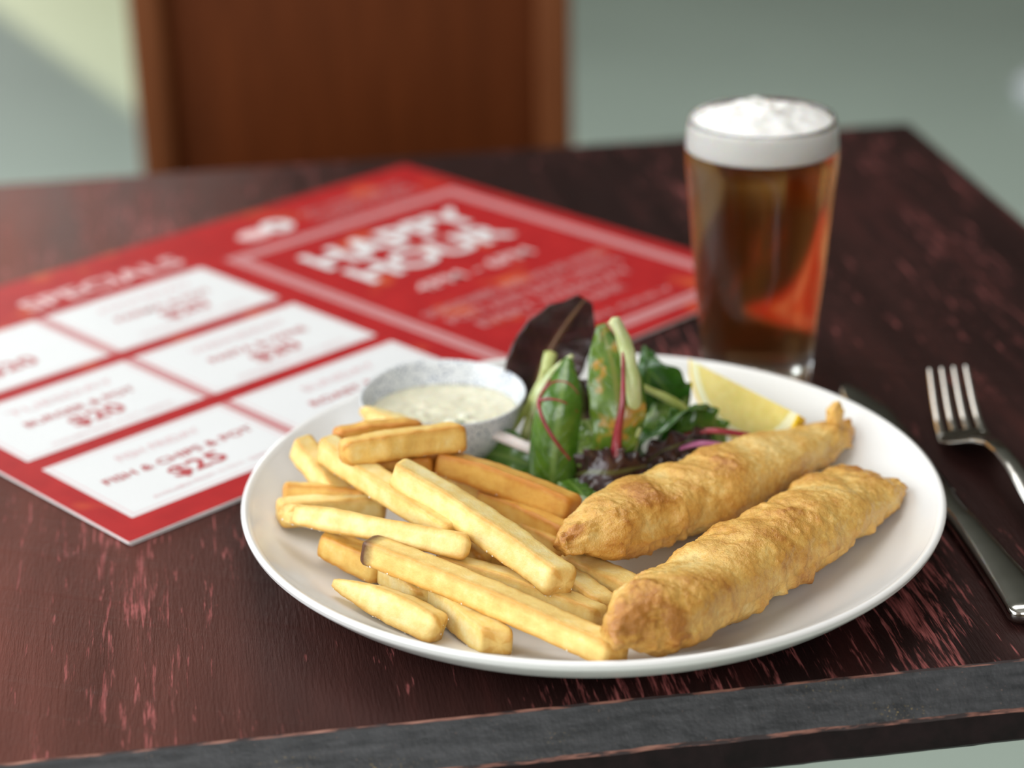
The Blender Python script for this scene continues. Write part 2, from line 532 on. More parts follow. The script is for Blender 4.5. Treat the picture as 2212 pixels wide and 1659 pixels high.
def mtext(name, body, u, v, size, m, width=None, bold=0.0, dz=0.00025, align='CENTER', slant=0.0, parent=None):
    """text with its baseline at v, centred at u; cap height = size (mm); fitted to width (mm)"""
    cu = bpy.data.curves.new(name, 'FONT')
    cu.body = body; cu.align_x = align; cu.size = 1.0; cu.offset = bold; cu.shear = slant
    cu.resolution_u = 3
    o = bpy.data.objects.new(name, cu); COL.objects.link(o)
    bpy.context.view_layer.update()
    me = bpy.data.meshes.new_from_object(o.evaluated_get(bpy.context.evaluated_depsgraph_get()))
    bpy.data.objects.remove(o); bpy.data.curves.remove(cu)
    xs = [w.co.x for w in me.vertices]
    wd = max(xs) - min(xs)
    sy = size / 1000 / 0.69
    sx = sy if width is None else width / 1000 / wd
    x, y = muv(u, v)
    me.transform(MT @ Matrix.Translation((x, y, ZT + dz)) @ Matrix.Diagonal((sx, sy, 1, 1)))
    me.materials.clear()
    return obj(name, me, m, parent or menu)
ROWS = [(58, 127), (138.5, 205), (216.5, 285)]
COLS = [(14, 111), (117.5, 218)]
PAN = {}
for (va, vb) in ROWS:
    for (ua, ub) in COLS:
        p = PAN[len(PAN)] = mpanel('white_panel', ua, va, ub, vb, M_MWHITE)
        # fine ruled frame just inside the panel
        for q in ((ua + 2.2, va + 2.2, ub - 2.2, va + 2.7), (ua + 2.2, vb - 2.7, ub - 2.2, vb - 2.2), (ua + 2.2, va + 2.2, ua + 2.7, vb - 2.2), (ub - 2.7, va + 2.2, ub - 2.2, vb - 2.2)):
            mpanel('ruled_line', *q, M_MTEXT2, 0.00016, 0.00005, p)
    mpanel('column_gap', COLS[0][1] + 0.6, va, COLS[1][0] - 0.6, vb, M_MROSE, 0.00006, 0.00005)
cells = [
    (0, 0, None, None, '$20'), (0, 1, 'MONDAY', 'PARMA & POT', '$20'),
    (1, 0, 'TUESDAY', 'BURGER & POT', '$20'), (1, 1, 'WEDNESDAY', 'PASTA & WINE', '$20'),
    (2, 0, 'FISH FRIDAY', 'FISH & CHIPS & POT', '$25'), (2, 1, 'SUNDAY', 'ROAST & POT', None)]
for (r, c, top, name, price) in cells:
    (va, vb), (ua, ub) = ROWS[r], COLS[c]
    um = (ua + ub) / 2 + 2
    pp = PAN[r * 2 + c]
    if top:
        mtext('heading_text', top, um, va + 19, 6.0, M_MTEXT2, 44 if r == 2 else 58, 0.0, parent=pp)
    if name:
        mtext('dish_text', name, um, va + 35, 5.6, M_MTEXT, 80 if (r, c) == (2, 0) else 60, 0.018, parent=pp)
    if price:
        mtext('price_text', price, um + (0 if r else 4), va + 51, 11.0, M_MTEXT, 28, 0.022, parent=pp)
    if name:
        mtext('small_text', 'AVAILABLE FROM 12 TO 9 - DINE IN', um, va + 60.5, 2.8, M_MTEXT2, 66, 0.0, parent=pp)
mtext('title_text', 'SPECIALS', 167, 46, 15, M_MPINK, 100, 0.02)
# happy hour frame: a double rule
def frame(u0, v0, u1, v1, w, m):
    for q in ((u0, v0, u1, v0 + w), (u0, v1 - w, u1, v1), (u0, v0 + w, u0 + w, v1 - w), (u1 - w, v0 + w, u1, v1 - w)):
        mpanel('frame_line', *q, m, 0.00012, 0.0001)
frame(234.5, 57, 406, 290, 3.8, M_MROSE)
frame(239.5, 62, 401, 285, 3.8, M_MROSE)
mtext('happy_text', 'HAPPY', 320, 113, 27, M_MWHITE, 118, 0.03)
mtext('hour_text', 'HOUR', 318, 146, 25, M_MWHITE, 108, 0.03)
mtext('hours_text', '4PM - 6PM', 318, 177, 11, M_MPINK, 84, 0.015)
for k, (tx, wd) in enumerate((('SCHOONERS AND HOUSE WINES', 132), ('POTS AND BASIC SPIRITS', 126), ('EVERY WEEKDAY', 112), ('AT THE BAR', 70))):
    mtext('drinks_text', tx, 318, 208 + k * 14.5, 8.0, M_MROSE, wd, 0.012)
mtext('foot_text', 'DINE IN ONLY', 318, 272, 5.5, M_MROSE, 100, 0.01)
for k in range(3):
    mtext('header_text', ('EAT DRINK RELAX', 'KITCHEN AND BAR', 'OPEN DAILY')[k], 352, 30 + k * 9.5, 5.2, M_MROSE, 78, 0.01)
# round white emblem beside the header
def disc(name, u, v, r, m, dz, n=28, squash=1.0):
    x, y = muv(u, v)
    vs = [(x + r / 1000 * math.cos(2 * PI * i / n), y + r / 1000 * squash * math.sin(2 * PI * i / n), ZT + dz) for i in range(n)]
    me = new_mesh(name, vs, [tuple(range(n))], False); me.transform(MT)
    return obj(name, me, m, menu)
disc('emblem_disc', 290, 34, 10, M_MWHITE, 0.00012)
disc('emblem_wing', 272, 36, 11, M_MPINK, 0.00010, 28, 0.7)
disc('emblem_core', 290, 34, 3.2, M_RED, 0.00024)

# ------------------------------------------------------------------ plate
PL_IN = [(0.0, 0.0060), (0.085, 0.0060), (0.104, 0.0072), (0.119, 0.0115), (0.130, 0.0178), (0.1365, 0.0228)]
PL = smooth_profile(PL_IN, 8) + smooth_profile([(0.1372, 0.0236), (0.1388, 0.0245), (0.1402, 0.0240), (0.1404, 0.0228), (0.1385, 0.0198), (0.128, 0.0112), (0.114, 0.0052), (0.096, 0.0026), (0.089, 0.0016), (0.0875, 0.0002), (0.084, 0.0002), (0.0825, 0.0022), (0.0, 0.0024)], 6)
def plate_z(r):
    for (a, za), (b, zb) in zip(PL_IN[:-1], PL_IN[1:]):
        if a <= r <= b:
            return za + (zb - za) * (r - a) / (b - a)
    return 0.0235
vs, fs = lathe(PL, 160)
plate_me = new_mesh('plate', vs, fs)
bm = bmesh.new(); bm.from_mesh(plate_me); bmesh.ops.recalc_face_normals(bm, faces=bm.faces[:]); bm.to_mesh(plate_me); bm.free()
plate_me.polygons.foreach_set('use_smooth', [True] * len(plate_me.polygons))
plate = tag(obj('dinner_plate', plate_me, M_PLATE, None, (0, 0, 0.0)), 'round white china dinner plate with an upturned rim carrying the meal', 'plate')

# ------------------------------------------------------------------ chips
def make_chip_mat(name, pale, gold, brown, burn):
    m, nt, b = mat(name)
    at_ = N(nt, 'ShaderNodeAttribute', attribute_name='fry')
    bt = N(nt, 'ShaderNodeAttribute', attribute_name='burn')
    c = coords(nt)
    f = noise_tex(nt, c, 130, 4, 0.6)
    fine = noise_tex(nt, c, 900, 3, 0.6)
    w = math_n(nt, 'ADD', at_.outputs['Fac'], math_n(nt, 'MULTIPLY', math_n(nt, 'SUBTRACT', f, 0.5), 1.15))
    col = ramp(nt, w, [(0.02, pale), (0.40, gold), (0.92, brown)])
    bf = math_n(nt, 'ADD', bt.outputs['Fac'], math_n(nt, 'MULTIPLY', math_n(nt, 'SUBTRACT', f, 0.5), 0.5))
    bm_ = ramp(nt, bf, [(0.25, g(0)), (0.85, g(1))])
    nt.links.new(mix(nt, bm_, col, burn), b.inputs['Base Color'])
    b.inputs['Roughness'].default_value = 0.42
    b.inputs['Specular IOR Level'].default_value = 0.35
    b.inputs['Subsurface Weight'].default_value = 0.25
    b.inputs['Subsurface Radius'].default_value = (1.0, 0.6, 0.2)
    b.inputs['Subsurface Scale'].default_value = 0.002
    h = math_n(nt, 'ADD', math_n(nt, 'MULTIPLY', f, 0.5), math_n(nt, 'MULTIPLY', fine, 0.5))
    bump(nt, b, h, 0.5, 0.0009)
    return m
M_CHIP = [make_chip_mat('pale_golden_chip', (0.86, 0.74, 0.39), (0.80, 0.58, 0.20), (0.62, 0.34, 0.075), (0.10, 0.035, 0.012)),
          make_chip_mat('golden_chip', (0.83, 0.66, 0.29), (0.76, 0.49, 0.13), (0.58, 0.27, 0.045), (0.10, 0.035, 0.012)),
          make_chip_mat('orange_fried_chip', (0.82, 0.59, 0.22), (0.74, 0.43, 0.095), (0.55, 0.22, 0.03), (0.10, 0.035, 0.012))]

def chip_mesh(name, A, B, hw, seed, roll=0.2, bend=(0, 0), ends=(0.9, 0.9), asp=1.0, cut=(0, 0), burn0=0.0, fry=0.0):
    A, B = V(A), V(B)
    ax = (B - A); L = ax.length; ax.normalize()
    up = V((0, 0, 1)); side = ax.cross(up).normalized(); up = side.cross(ax)
    side, up = side * math.cos(roll) + up * math.sin(roll), up * math.cos(roll) - side * math.sin(roll)
    n, nr = 44, 32
    vs, fs, fr, bu = [], [], [], []
    for i in range(n):
        t = i / (n - 1)
        # concentrate rings near the ends so the cut ends round over crisply
        u = 0.5 - 0.5 * math.cos(PI * t)
        u = 0.35 * t + 0.65 * u
        e = min(u, 1 - u) * L
        rnd = min(e / (hw * 0.55), 1.0)
        rs = math.sqrt(max(1 - (1 - rnd) ** 2, 0)) * 0.45 + 0.55
        if i in (0, n - 1):
            rs = 0.50
        ts = ends[0] if u < 0.5 else ends[1]
        tp = 1 - (1 - ts) * (abs(u - 0.5) * 2) ** (3 if ts > 0.7 else 1.35)
        q = 1 - (2 * u - 1) ** 2
        c = A + ax * (L * u) + side * (bend[0] * q) + up * (bend[1] * q)
        wv = 1 + 0.11 * noise.noise(V((u * 4.1, seed, 0.3))) + 0.04 * noise.noise(V((u * 11, seed, 5)))
        hv = 1 + 0.11 * noise.noise(V((u * 3.7, seed, 8.3))) + 0.04 * noise.noise(V((u * 12, seed, 9)))
        for j in range(nr):
            a = 2 * PI * (j + 0.5) / nr
            ca, sa = math.cos(a), math.sin(a)
            ex = 0.36
            x = math.copysign(abs(ca) ** ex, ca); y = math.copysign(abs(sa) ** ex, sa)
            corner = 1 - abs(abs(x) - abs(y)) / max(abs(x), abs(y))
            # faces dish inwards a little, as the potato shrinks
            dish = 1 - 0.10 * (1 - corner) * min(e / 0.01, 1)
            off = side * (x * hw * rs * tp * wv * dish) + up * (y * hw * asp * rs * tp * hv * dish)
            cutx = (cut[0] if u < 0.5 else -cut[1]) * x * hw * max(0, (abs(u - 0.5) * 2 - 0.55) / 0.45) ** 1.0
            p = c + off + ax * cutx
            d = off.normalized()
            p += d * (0.00035 * noise.noise(p * 230) + 0.00018 * noise.noise(p * 800))
            vs.append(p)
            fr.append(min(1.0, fry + 0.10 + 0.80 * corner ** 2.0 + 0.35 * max(0, 1 - e / 0.004) + 0.12 * max(0, -y)))
            bu.append(burn0 * max(0.0, 1 - u * L / 0.010) if burn0 else 0.0)
    for i in range(n - 1):
        for j in range(nr):
            k = (j + 1) % nr
            fs.append((i * nr + j, i * nr + k, (i + 1) * nr + k, (i + 1) * nr + j))
    for base, s in ((0, -1), ((n - 1) * nr, 1)):
        c = len(vs)
        m = V((0, 0, 0))
        for j in range(nr):
            m += V(vs[base + j])
        vs.append(m / nr + ax * s * hw * 0.03)
        fr.append(min(1, fry + 0.45)); bu.append(burn0 if s < 0 else 0.0)
        for j in range(nr):
            k = (j + 1) % nr
            fs.append((base + k, base + j, c) if s < 0 else (base + j, base + k, c))
    me = new_mesh(name, vs, fs)
    fattr(me, 'fry', fr); fattr(me, 'burn', bu)
    return me

M_SALT = simple('salt_crystal', (0.88, 0.85, 0.75), 0.25)
# (end A, end B, half width, roll, bend, end tapers, aspect, end cuts, burn, fry, material, salt, label)
CHIPS = [
    ((-0.0792, -0.006, 0.041), (-0.0253, -0.0793, 0.024), 0.0061, 0.25, (-0.0010, 0.0010), (0.88, 1.0), 1.00, (0.35, 0.25), 0.00, 0.00, 0, 60, 'long pale golden chip lying across the middle, on top of the pile'),
    ((-0.1046, 0.0336, 0.036), (-0.0593, -0.0395, 0.028), 0.0054, 0.10, (0.0022, 0.0010), (1.0, 0.9), 1.00, (0.2, 0.1), 0.00, 0.05, 0, 40, 'golden chip sloping from upper left under the long central chip'),
    ((-0.1228, -0.0064, 0.027), (-0.0574, -0.0526, 0.0285), 0.0050, 0.55, (0.0000, 0.0006), (0.75, 1.05), 1.00, (0.9, -0.5), 0.00, 0.00, 0, 40, 'pale wedge ended chip lying level across the left of the pile'),
    ((-0.0944, -0.0384, 0.025), (-0.0136, -0.1243, 0.0185), 0.0054, 0.15, (0.0008, 0.0016), (1.0, 0.95), 1.00, (0.1, 0.3), 1.20, 0.18, 0, 70, 'longest front chip with a burnt brown tip at its left end'),
    ((-0.0692, -0.0464, 0.0205), (-0.0128, -0.0877, 0.0125), 0.0050, 0.20, (0.0000, 0.0010), (0.9, 0.9), 1.00, (0.2, 0.2), 0.00, 0.08, 0, 30, 'slim chip tucked directly behind the burnt tipped front chip'),
    ((-0.0989, 0.0102, 0.043), (-0.0496, 0.0208, 0.041), 0.0057, 0.20, (0.0000, 0.0006), (0.9, 1.05), 1.00, (0.1, -0.2), 0.00, 0.08, 1, 30, 'thick golden chip lying crosswise at the top of the pile below the bowl'),
    ((-0.0999, 0.0371, 0.037), (-0.0631, 0.0427, 0.0357), 0.0050, 0.15, (0.0000, 0.0005), (0.9, 0.8), 1.00, (0.1, 0.1), 0.00, 0.30, 2, 0, 'orange edged chip just behind the thick crosswise chip'),
    ((-0.0851, 0.0721, 0.032), (-0.0604, 0.0434, 0.0306), 0.0048, 0.20, (0.0000, 0.0003), (0.6, 0.9), 1.00, (0.8, 0.1), 0.00, 0.00, 0, 0, 'pointed pale chip tip poking up against the sauce bowl'),
    ((-0.1144, 0.0471, 0.032), (-0.0957, 0.0099, 0.017), 0.0052, 0.20, (0.0005, 0.0000), (0.95, 1), 1.00, (0.2, 0.1), 0.00, 0.05, 0, 12, 'short pale chip at the upper left beside the plate rim'),
    ((-0.123, 0.0204, 0.023), (-0.089, 0.0135, 0.02), 0.0047, 0.30, (0.0000, 0.0003), (0.9, 0.9), 1.00, (0.1, 0.1), 0.00, 0.25, 1, 8, 'chip with a browned top edge at the far left rim'),
    ((-0.1259, 0.0095, 0.0195), (-0.0822, 0.0111, 0.0177), 0.0057, 0.10, (0.0000, 0.0004), (1.0, 0.9), 1.00, (0.1, 0.1), 0.00, 0.00, 0, 12, 'pale squared chip resting on the left rim below its browned neighbour'),
    ((-0.0621, 0.0207, 0.032), (-0.0087, -0.0118, 0.0195), 0.0057, 0.25, (0.0000, 0.0012), (0.9, 0.95), 1.00, (0.5, 0.2), 0.00, 0.25, 2, 25, 'orange chip sloping from the bowl towards the rear fish'),
    ((-0.0443, 0.0117, 0.0175), (-0.0138, -0.0257, 0.0145), 0.0052, 0.20, (0.0000, 0.0006), (0.9, 0.95), 1.00, (0.2, 0.2), 0.00, 0.20, 2, 12, 'orange chip under the sloping orange one, next to the fish tip'),
    ((-0.0363, 0.0038, 0.0118), (-0.016, -0.03, 0.0115), 0.0050, 0.10, (0.0000, 0.0002), (0.9, 0.9), 1.00, (0.2, 0.2), 0.00, 0.10, 1, 8, 'lowest chip on the plate between the central chip and the fish tip'),
    ((-0.0835, 0.0158, 0.03), (-0.0514, -0.0125, 0.0202), 0.0048, 0.20, (0.0000, 0.0003), (0.9, 0.9), 1.00, (0.2, 0.1), 0.00, 0.10, 1, 10, 'chip whose end shows left of the long central chip'),
    ((-0.0906, 0.0147, 0.032), (-0.0621, 0.0179, 0.0304), 0.0050, 0.20, (0.0000, 0.0003), (0.9, 0.9), 1.00, (0.1, 0.1), 0.00, 0.30, 2, 0, 'browned chip in the shade directly under the thick crosswise chip'),
    ((-0.1105, -0.0145, 0.0175), (-0.0876, -0.0346, 0.012), 0.0057, 0.20, (0.0000, 0.0005), (0.8, 0.95), 1.00, (0.2, 0.1), 0.00, 0.15, 1, 15, 'stubby golden chip on the plate below the wedge ended chip'),
    ((-0.1079, -0.0475, 0.0165), (-0.0725, -0.0872, 0.014), 0.0065, 0.50, (-0.0015, 0.0006), (0.3, 0.98), 0.95, (0.0, -0.2), 0.00, 0.00, 0, 60, 'fat pale chip with a pointed left end, nearest the left rim'),
    ((-0.0699, -0.0548, 0.013), (-0.0527, -0.0996, 0.013), 0.0062, 0.15, (0.0008, 0.0003), (0.9, 0.9), 1.00, (0.1, 0.4), 0.00, 0.00, 0, 50, 'short pale chip pointing at the viewer under the burnt tipped chip'),
    ((-0.0871, -0.0333, 0.0125), (-0.0742, -0.06, 0.0125), 0.0052, 0.10, (0.0000, 0.0002), (0.9, 0.9), 1.00, (0.1, 0.2), 0.00, 0.00, 0, 20, 'small pale chip end between the fat pointed chip and burnt tip'),
    ((-0.0632, -0.0193, 0.019), (-0.0486, -0.0426, 0.0145), 0.0052, 0.20, (0.0000, 0.0003), (0.9, 0.95), 1.00, (0.1, 0.2), 0.00, 0.15, 1, 12, 'chip end with a grey spot, half buried below the central chip'),
    ((-0.0507, -0.0277, 0.0135), (-0.0366, -0.0527, 0.0125), 0.0050, 0.20, (0.0000, 0.0003), (0.9, 0.9), 1.00, (0.1, 0.2), 0.00, 0.10, 1, 10, 'buried chip end beside the one with the grey spot'),
    ((-0.0264, -0.0487, 0.0135), (-0.01, -0.0815, 0.0125), 0.0057, 0.15, (0.0000, 0.0003), (0.9, 0.95), 1.00, (0.1, 0.2), 0.00, 0.00, 0, 20, 'pale chip end right of the central chip, pointing at the front fish'),
    ((-0.0185, -0.0426, 0.0125), (0.0042, -0.0755, 0.0125), 0.0063, 0.10, (0.0000, 0.0004), (0.9, 0.95), 1.00, (0.1, 0.2), 0.00, 0.08, 0, 20, 'broad pale chip lying between the tips of the two fish'),
    ((-0.042, -0.0433, 0.0115), (-0.0242, -0.0666, 0.0115), 0.0048, 0.10, (0.0000, 0.0002), (0.9, 0.9), 1.00, (0.1, 0.1), 0.00, 0.15, 1, 8, 'bottom chip almost hidden under the end of the central chip'),
    ((-0.0573, 0.0346, 0.0195), (-0.0403, 0.0116, 0.0177), 0.0048, 0.20, (0.0000, 0.0002), (0.9, 0.9), 1.00, (0.1, 0.1), 0.00, 0.10, 1, 6, 'pale chip under the left end of the sloping orange chip'),
    ((-0.0648, 0.0387, 0.0215), (-0.0501, 0.0273, 0.0176), 0.0044, 0.20, (0.0000, 0.0002), (0.9, 0.9), 1.00, (0.1, 0.1), 0.00, 0.05, 0, 6, 'small chip end in the gap below the bowl'),
]
for k, c in enumerate(CHIPS):
    A, B, hw, roll, bend, ends, asp, cut, burn0, fry, mi, salt, label = c
    me = chip_mesh('potato_chip', A, B, hw, k * 3.17 + 1, roll, bend, ends, asp, cut, burn0, fry)
    ctr = (V(A) + V(B)) / 2
    me.transform(Matrix.Translation(-ctr))
    o = tag(obj('potato_chip', me, M_CHIP[mi], None, ctr), label, 'chip', 'thick cut fried potato chips on the plate')
    if salt:
        rng = random.Random(k)
        vs_, fs_ = [], []
        polys = [p for p in me.polygons if p.normal.z > 0.1]
        for _ in range(salt):
            p = rng.choice(polys)
            s = rng.uniform(0.00014, 0.00036)
            ctr2 = p.center + p.normal * s * 0.5
            v, f = box_data(-s, s, -s, s, -s, s)
            R = Matrix.Rotation(rng.uniform(0, 3), 3, 'Z') @ Matrix.Rotation(rng.uniform(0, 3), 3, 'X')
            b0 = len(vs_)
            vs_ += [ctr + ctr2 + R @ V(q) for q in v]
            fs_ += [tuple(i + b0 for i in q) for q in f]
        so = obj('salt', new_mesh('salt', vs_, fs_, False), M_SALT, o)
        so['kind'] = 'stuff'

# ------------------------------------------------------------------ battered fish
def make_batter():
    m, nt, b = mat('golden_batter')
    hh = N(nt, 'ShaderNodeAttribute', attribute_name='lift')
    c = coords(nt)
    f = noise_tex(nt, c, 70, 5, 0.6, 0.3)
    f2 = noise_tex(nt, c, 420, 4, 0.65)
    f3 = noise_tex(nt, c, 1500, 2, 0.6)
    w = math_n(nt, 'ADD', math_n(nt, 'MULTIPLY', f, 1.05), math_n(nt, 'MULTIPLY', math_n(nt, 'SUBTRACT', f2, 0.25), 0.55))
    w = math_n(nt, 'ADD', w, math_n(nt, 'MULTIPLY', hh.outputs['Fac'], 0.55))
    col = ramp(nt, w, [(0.40, (0.76, 0.54, 0.20)), (0.60, (0.69, 0.41, 0.105)), (0.84, (0.58, 0.29, 0.058)), (1.0, (0.42, 0.17, 0.030))])
    nt.links.new(col, b.inputs['Base Color'])
    b.inputs['Roughness'].default_value = 0.27
    b.inputs['Specular IOR Level'].default_value = 0.5
    b.inputs['Subsurface Weight'].default_value = 0.15
    b.inputs['Subsurface Radius'].default_value = (1.0, 0.55, 0.2)
    b.inputs['Subsurface Scale'].default_value = 0.003
    h = math_n(nt, 'ADD', math_n(nt, 'MULTIPLY', f2, 0.7), math_n(nt, 'MULTIPLY', f3, 0.3))
    bump(nt, b, h, 0.6, 0.0016)
    return m
M_BATTER = make_batter()

def fish_mesh(name, pts, aw, bh, seed, tail=None, nose=1.0, browns=()):
    n, nr = 190, 120
    P = curve_pts(pts, n)
    L = sum((b - a).length for a, b in zip(P[:-1], P[1:]))
    vs, fs, li = [], [], []
    for i, p in enumerate(P):
        t = i / (n - 1)
        tan = (P[min(i + 2, n - 1)] - P[max(i - 2, 0)]).normalized()
        side = tan.cross(V((0, 0, 1))).normalized()      # across the piece, level
        up = side.cross(tan)
        a = interp(aw, t); b = interp(bh, t)
        for j in range(nr):
            th = 2 * PI * j / nr
            ca, sa = math.cos(th), math.sin(th)
            ex = 0.85
            x = math.copysign(abs(ca) ** ex, ca) * a
            y = math.copysign(abs(sa) ** ex, sa) * b
            if sa < 0:
                y *= 0.82
            d = (side * x + up * y)
            nrm = (side * (ca / max(a, 1e-4)) + up * (sa / max(b, 1e-4))).normalized()
            q = p + d
            s = V((t * L, th * 0.014, seed))             # unrolled surface coordinate
            w1 = noise.noise(s * 62 + V((seed, 0, 0)))
            msk = max(0.0, min(1.0, 0.45 + 1.6 * noise.noise(V((s.x * 34, s.y * 40, seed + 20)))))
            w2 = 1 - abs(noise.noise(V((s.x * 120 + s.y * 70, s.y * 45, seed + 3))))       # folds across the piece
            w3 = noise.noise(q * 190 + V((seed, 2, 0)))
            w4 = max(0.0, noise.noise(q * 420 + V((0, seed, 0))))
            # pimpled fringe of batter drips along the lower sides
            fr = max(0.0, 1 - abs(sa + 0.30) / 0.34)
            drip = fr * max(0.0, noise.noise(V((t * 40, seed, ca * 2)))) ** 1.2
            disp = 0.0026 * w1 + 0.0017 * msk * (w2 - 0.8) + 0.0007 * w3 * (0.4 + msk) + 0.0009 * msk * w4 + 0.0040 * drip
            we = max(0.0, 1 - t * L / 0.016) if t < 0.5 else 0.6 * max(0.0, 1 - (1 - t) * L / 0.014)
            disp += we * (0.0035 * noise.noise(q * 150 + V((seed, 9, 1))) + 0.0016 * noise.noise(q * 380))
            disp += 0.00045 * noise.noise(q * 650 + V((1, seed, 2))) + 0.0005 * msk * abs(noise.noise(q * 900))
            disp += 0.0022 * fr * max(0, noise.noise(V((t * 150, seed, ca * 3)))) ** 1.5
            q = q + nrm * disp
            r = math.hypot(q.x, q.y)
            q.z = max(q.z, plate_z(r) + 0.0009)
            vs.append(q)
            l = 0.45 * w1 + 0.35 * msk * (w2 - 0.6) + 0.25 * w3 * msk + 0.5 * drip - 0.05 + 0.12 * msk
            for (bt, bth, br, bs) in browns:
                dd = ((t - bt) * L) ** 2 + ((((th - bth + PI) % (2 * PI)) - PI) * 0.014) ** 2
                l += bs * math.exp(-dd / br ** 2)
            e = min(t, 1 - t) * L
            l += 0.22 * max(0, 1 - e / 0.012)
            li.append(l)
    for i in range(n - 1):
        for j in range(nr):
            k = (j + 1) % nr
            fs.append((i * nr + j, i * nr + k, (i + 1) * nr + k, (i + 1) * nr + j))
    for base, s in ((0, -1), ((n - 1) * nr, 1)):
        c = len(vs)
        m = V((0, 0, 0))
        for j in range(nr):
            m += V(vs[base + j])
        vs.append(m / nr); li.append(0.5)
        for j in range(nr):
            k = (j + 1) % nr
            fs.append((base + k, base + j, c) if s < 0 else (base + j, base + k, c))
    me = new_mesh(name, vs, fs)
    fattr(me, 'lift', li)
    return me

F2 = [(-0.0186, -0.1278, 0.031), (-0.0128, -0.1259, 0.03), (-0.0017, -0.116, 0.027), (0.0121, -0.104, 0.0245), (0.0342, -0.0821, 0.0215), (0.0598, -0.06, 0.0205), (0.0804, -0.0431, 0.0205), (0.0999, -0.0221, 0.0195), (0.1099, -0.0099, 0.0185), (0.1152, -0.0042, 0.018)]
F1 = [(-0.0233, -0.06, 0.03), (-0.0153, -0.0547, 0.029), (-0.0024, -0.0435, 0.026), (0.0176, -0.0263, 0.0225), (0.0417, -0.0113, 0.021), (0.0671, 0.0055, 0.021), (0.0917, 0.0232, 0.02), (0.1095, 0.036, 0.019), (0.1211, 0.0456, 0.018)]
def add_fish(pts, aw, bh, seed, label, browns):
    me = fish_mesh('battered_fish', pts, aw, bh, seed, browns=browns)
    c = V(pts[len(pts) // 2]); c.z = 0.006
    me.transform(Matrix.Translation(-c))
    return tag(obj('battered_fish', me, M_BATTER, None, c), label, 'fish', 'battered fish pieces')
FISH_R = add_fish(F1, [0.004, 0.0125, 0.0165, 0.0185, 0.0190, 0.0180, 0.0165, 0.0150, 0.0130, 0.0100, 0.0030], [0.004, 0.0105, 0.0130, 0.0140, 0.0145, 0.0140, 0.0130, 0.0115, 0.0100, 0.0075, 0.0030], 4.3,
         'battered fish piece at the back, its tip on the chips', [(0.02, 1.2, 0.006, 0.8), (0.22, 1.3, 0.008, 0.7), (0.5, 1.2, 0.01, 0.35)])
add_fish(F2, [0.006, 0.0150, 0.0165, 0.0175, 0.0180, 0.0182, 0.0182, 0.0184, 0.0190, 0.0198, 0.0160], [0.006, 0.0140, 0.0145, 0.0145, 0.0150, 0.0148, 0.0138, 0.0125, 0.0108, 0.0080, 0.0040], 9.1,
         'battered fish piece in front, its blunt end over the near rim', [(0.03, 0.6, 0.009, 0.9), (0.10, 0.3, 0.006, 0.7), (0.32, 1.0, 0.009, 0.3)])


def fish_bit(name, root, loc, r, sq, seed, m, rot=0.0):
    me = lump(name, r, 0.28, 1.9, seed, sq, 4)
    me.transform(Matrix.Translation(loc) @ Matrix.Rotation(rot, 4, 'Z'))
    return obj(name, me, m, root)
M_FLESH = simple('cooked_fish_flesh', (0.72, 0.58, 0.54), 0.4, nscale=300, var=0.08, sss=0.3)
fish_bit("batter_tail", FISH_R, (0.1122, 0.0371, 0.028), 0.0042, (0.9, 0.8, 1.5), 3.0, M_BATTER)
fish_bit("fish_flesh", FISH_R, (0.1124, 0.0383, 0.014), 0.0036, (1.3, 0.8, 0.8), 5.0, M_FLESH, 0.6)

# ------------------------------------------------------------------ sauce bowl and sauce
def make_speckle():
    m, nt, b = mat('speckled_glaze')
    v = N(nt, 'ShaderNodeTexVoronoi', Scale=620.0)
    nt.links.new(coords(nt), v.inputs['Vector'])
    n2 = noise_tex(nt, coords(nt), 160, 3)
    thr = math_n(nt, 'ADD', v.outputs['Distance'], math_n(nt, 'MULTIPLY', n2, -0.55))
    spk = ramp(nt, thr, [(-0.0, g(1)), (0.06, g(0))])
    nt.links.new(mix(nt, spk, (0.63, 0.645, 0.655), (0.20, 0.23, 0.31)), b.inputs['Base Color'])
    b.inputs['Roughness'].default_value = 0.2
    return m
M_BOWL = make_speckle()
BX, BY = -0.0499, 0.081
bowl_ax = math.atan2(0.0762 - 0.091, -0.0143 + 0.0849)
def bowl_pt(a, s, z):
    """a: angle, s: 0 foot..1 rim (radius factor), pinched at two ends"""
    ca, sa = math.cos(a), math.sin(a)
    r = 0.0342 * (1 + 0.075 * abs(ca) ** 6 - 0.02 * math.cos(4 * a)) 
    r = (0.020 + (r - 0.020) * s)
    x, y = r * ca, r * sa
    return V((BX + x * math.cos(bowl_ax) - y * math.sin(bowl_ax), BY + x * math.sin(bowl_ax) + y * math.cos(bowl_ax), z))
def bowl_rim_z(a):
    return 0.0345 + 0.0026 * math.sin(a) ** 2 * (1 if math.sin(a) > 0 else 0.1) + 0.0006 * math.sin(3 * a + 1)
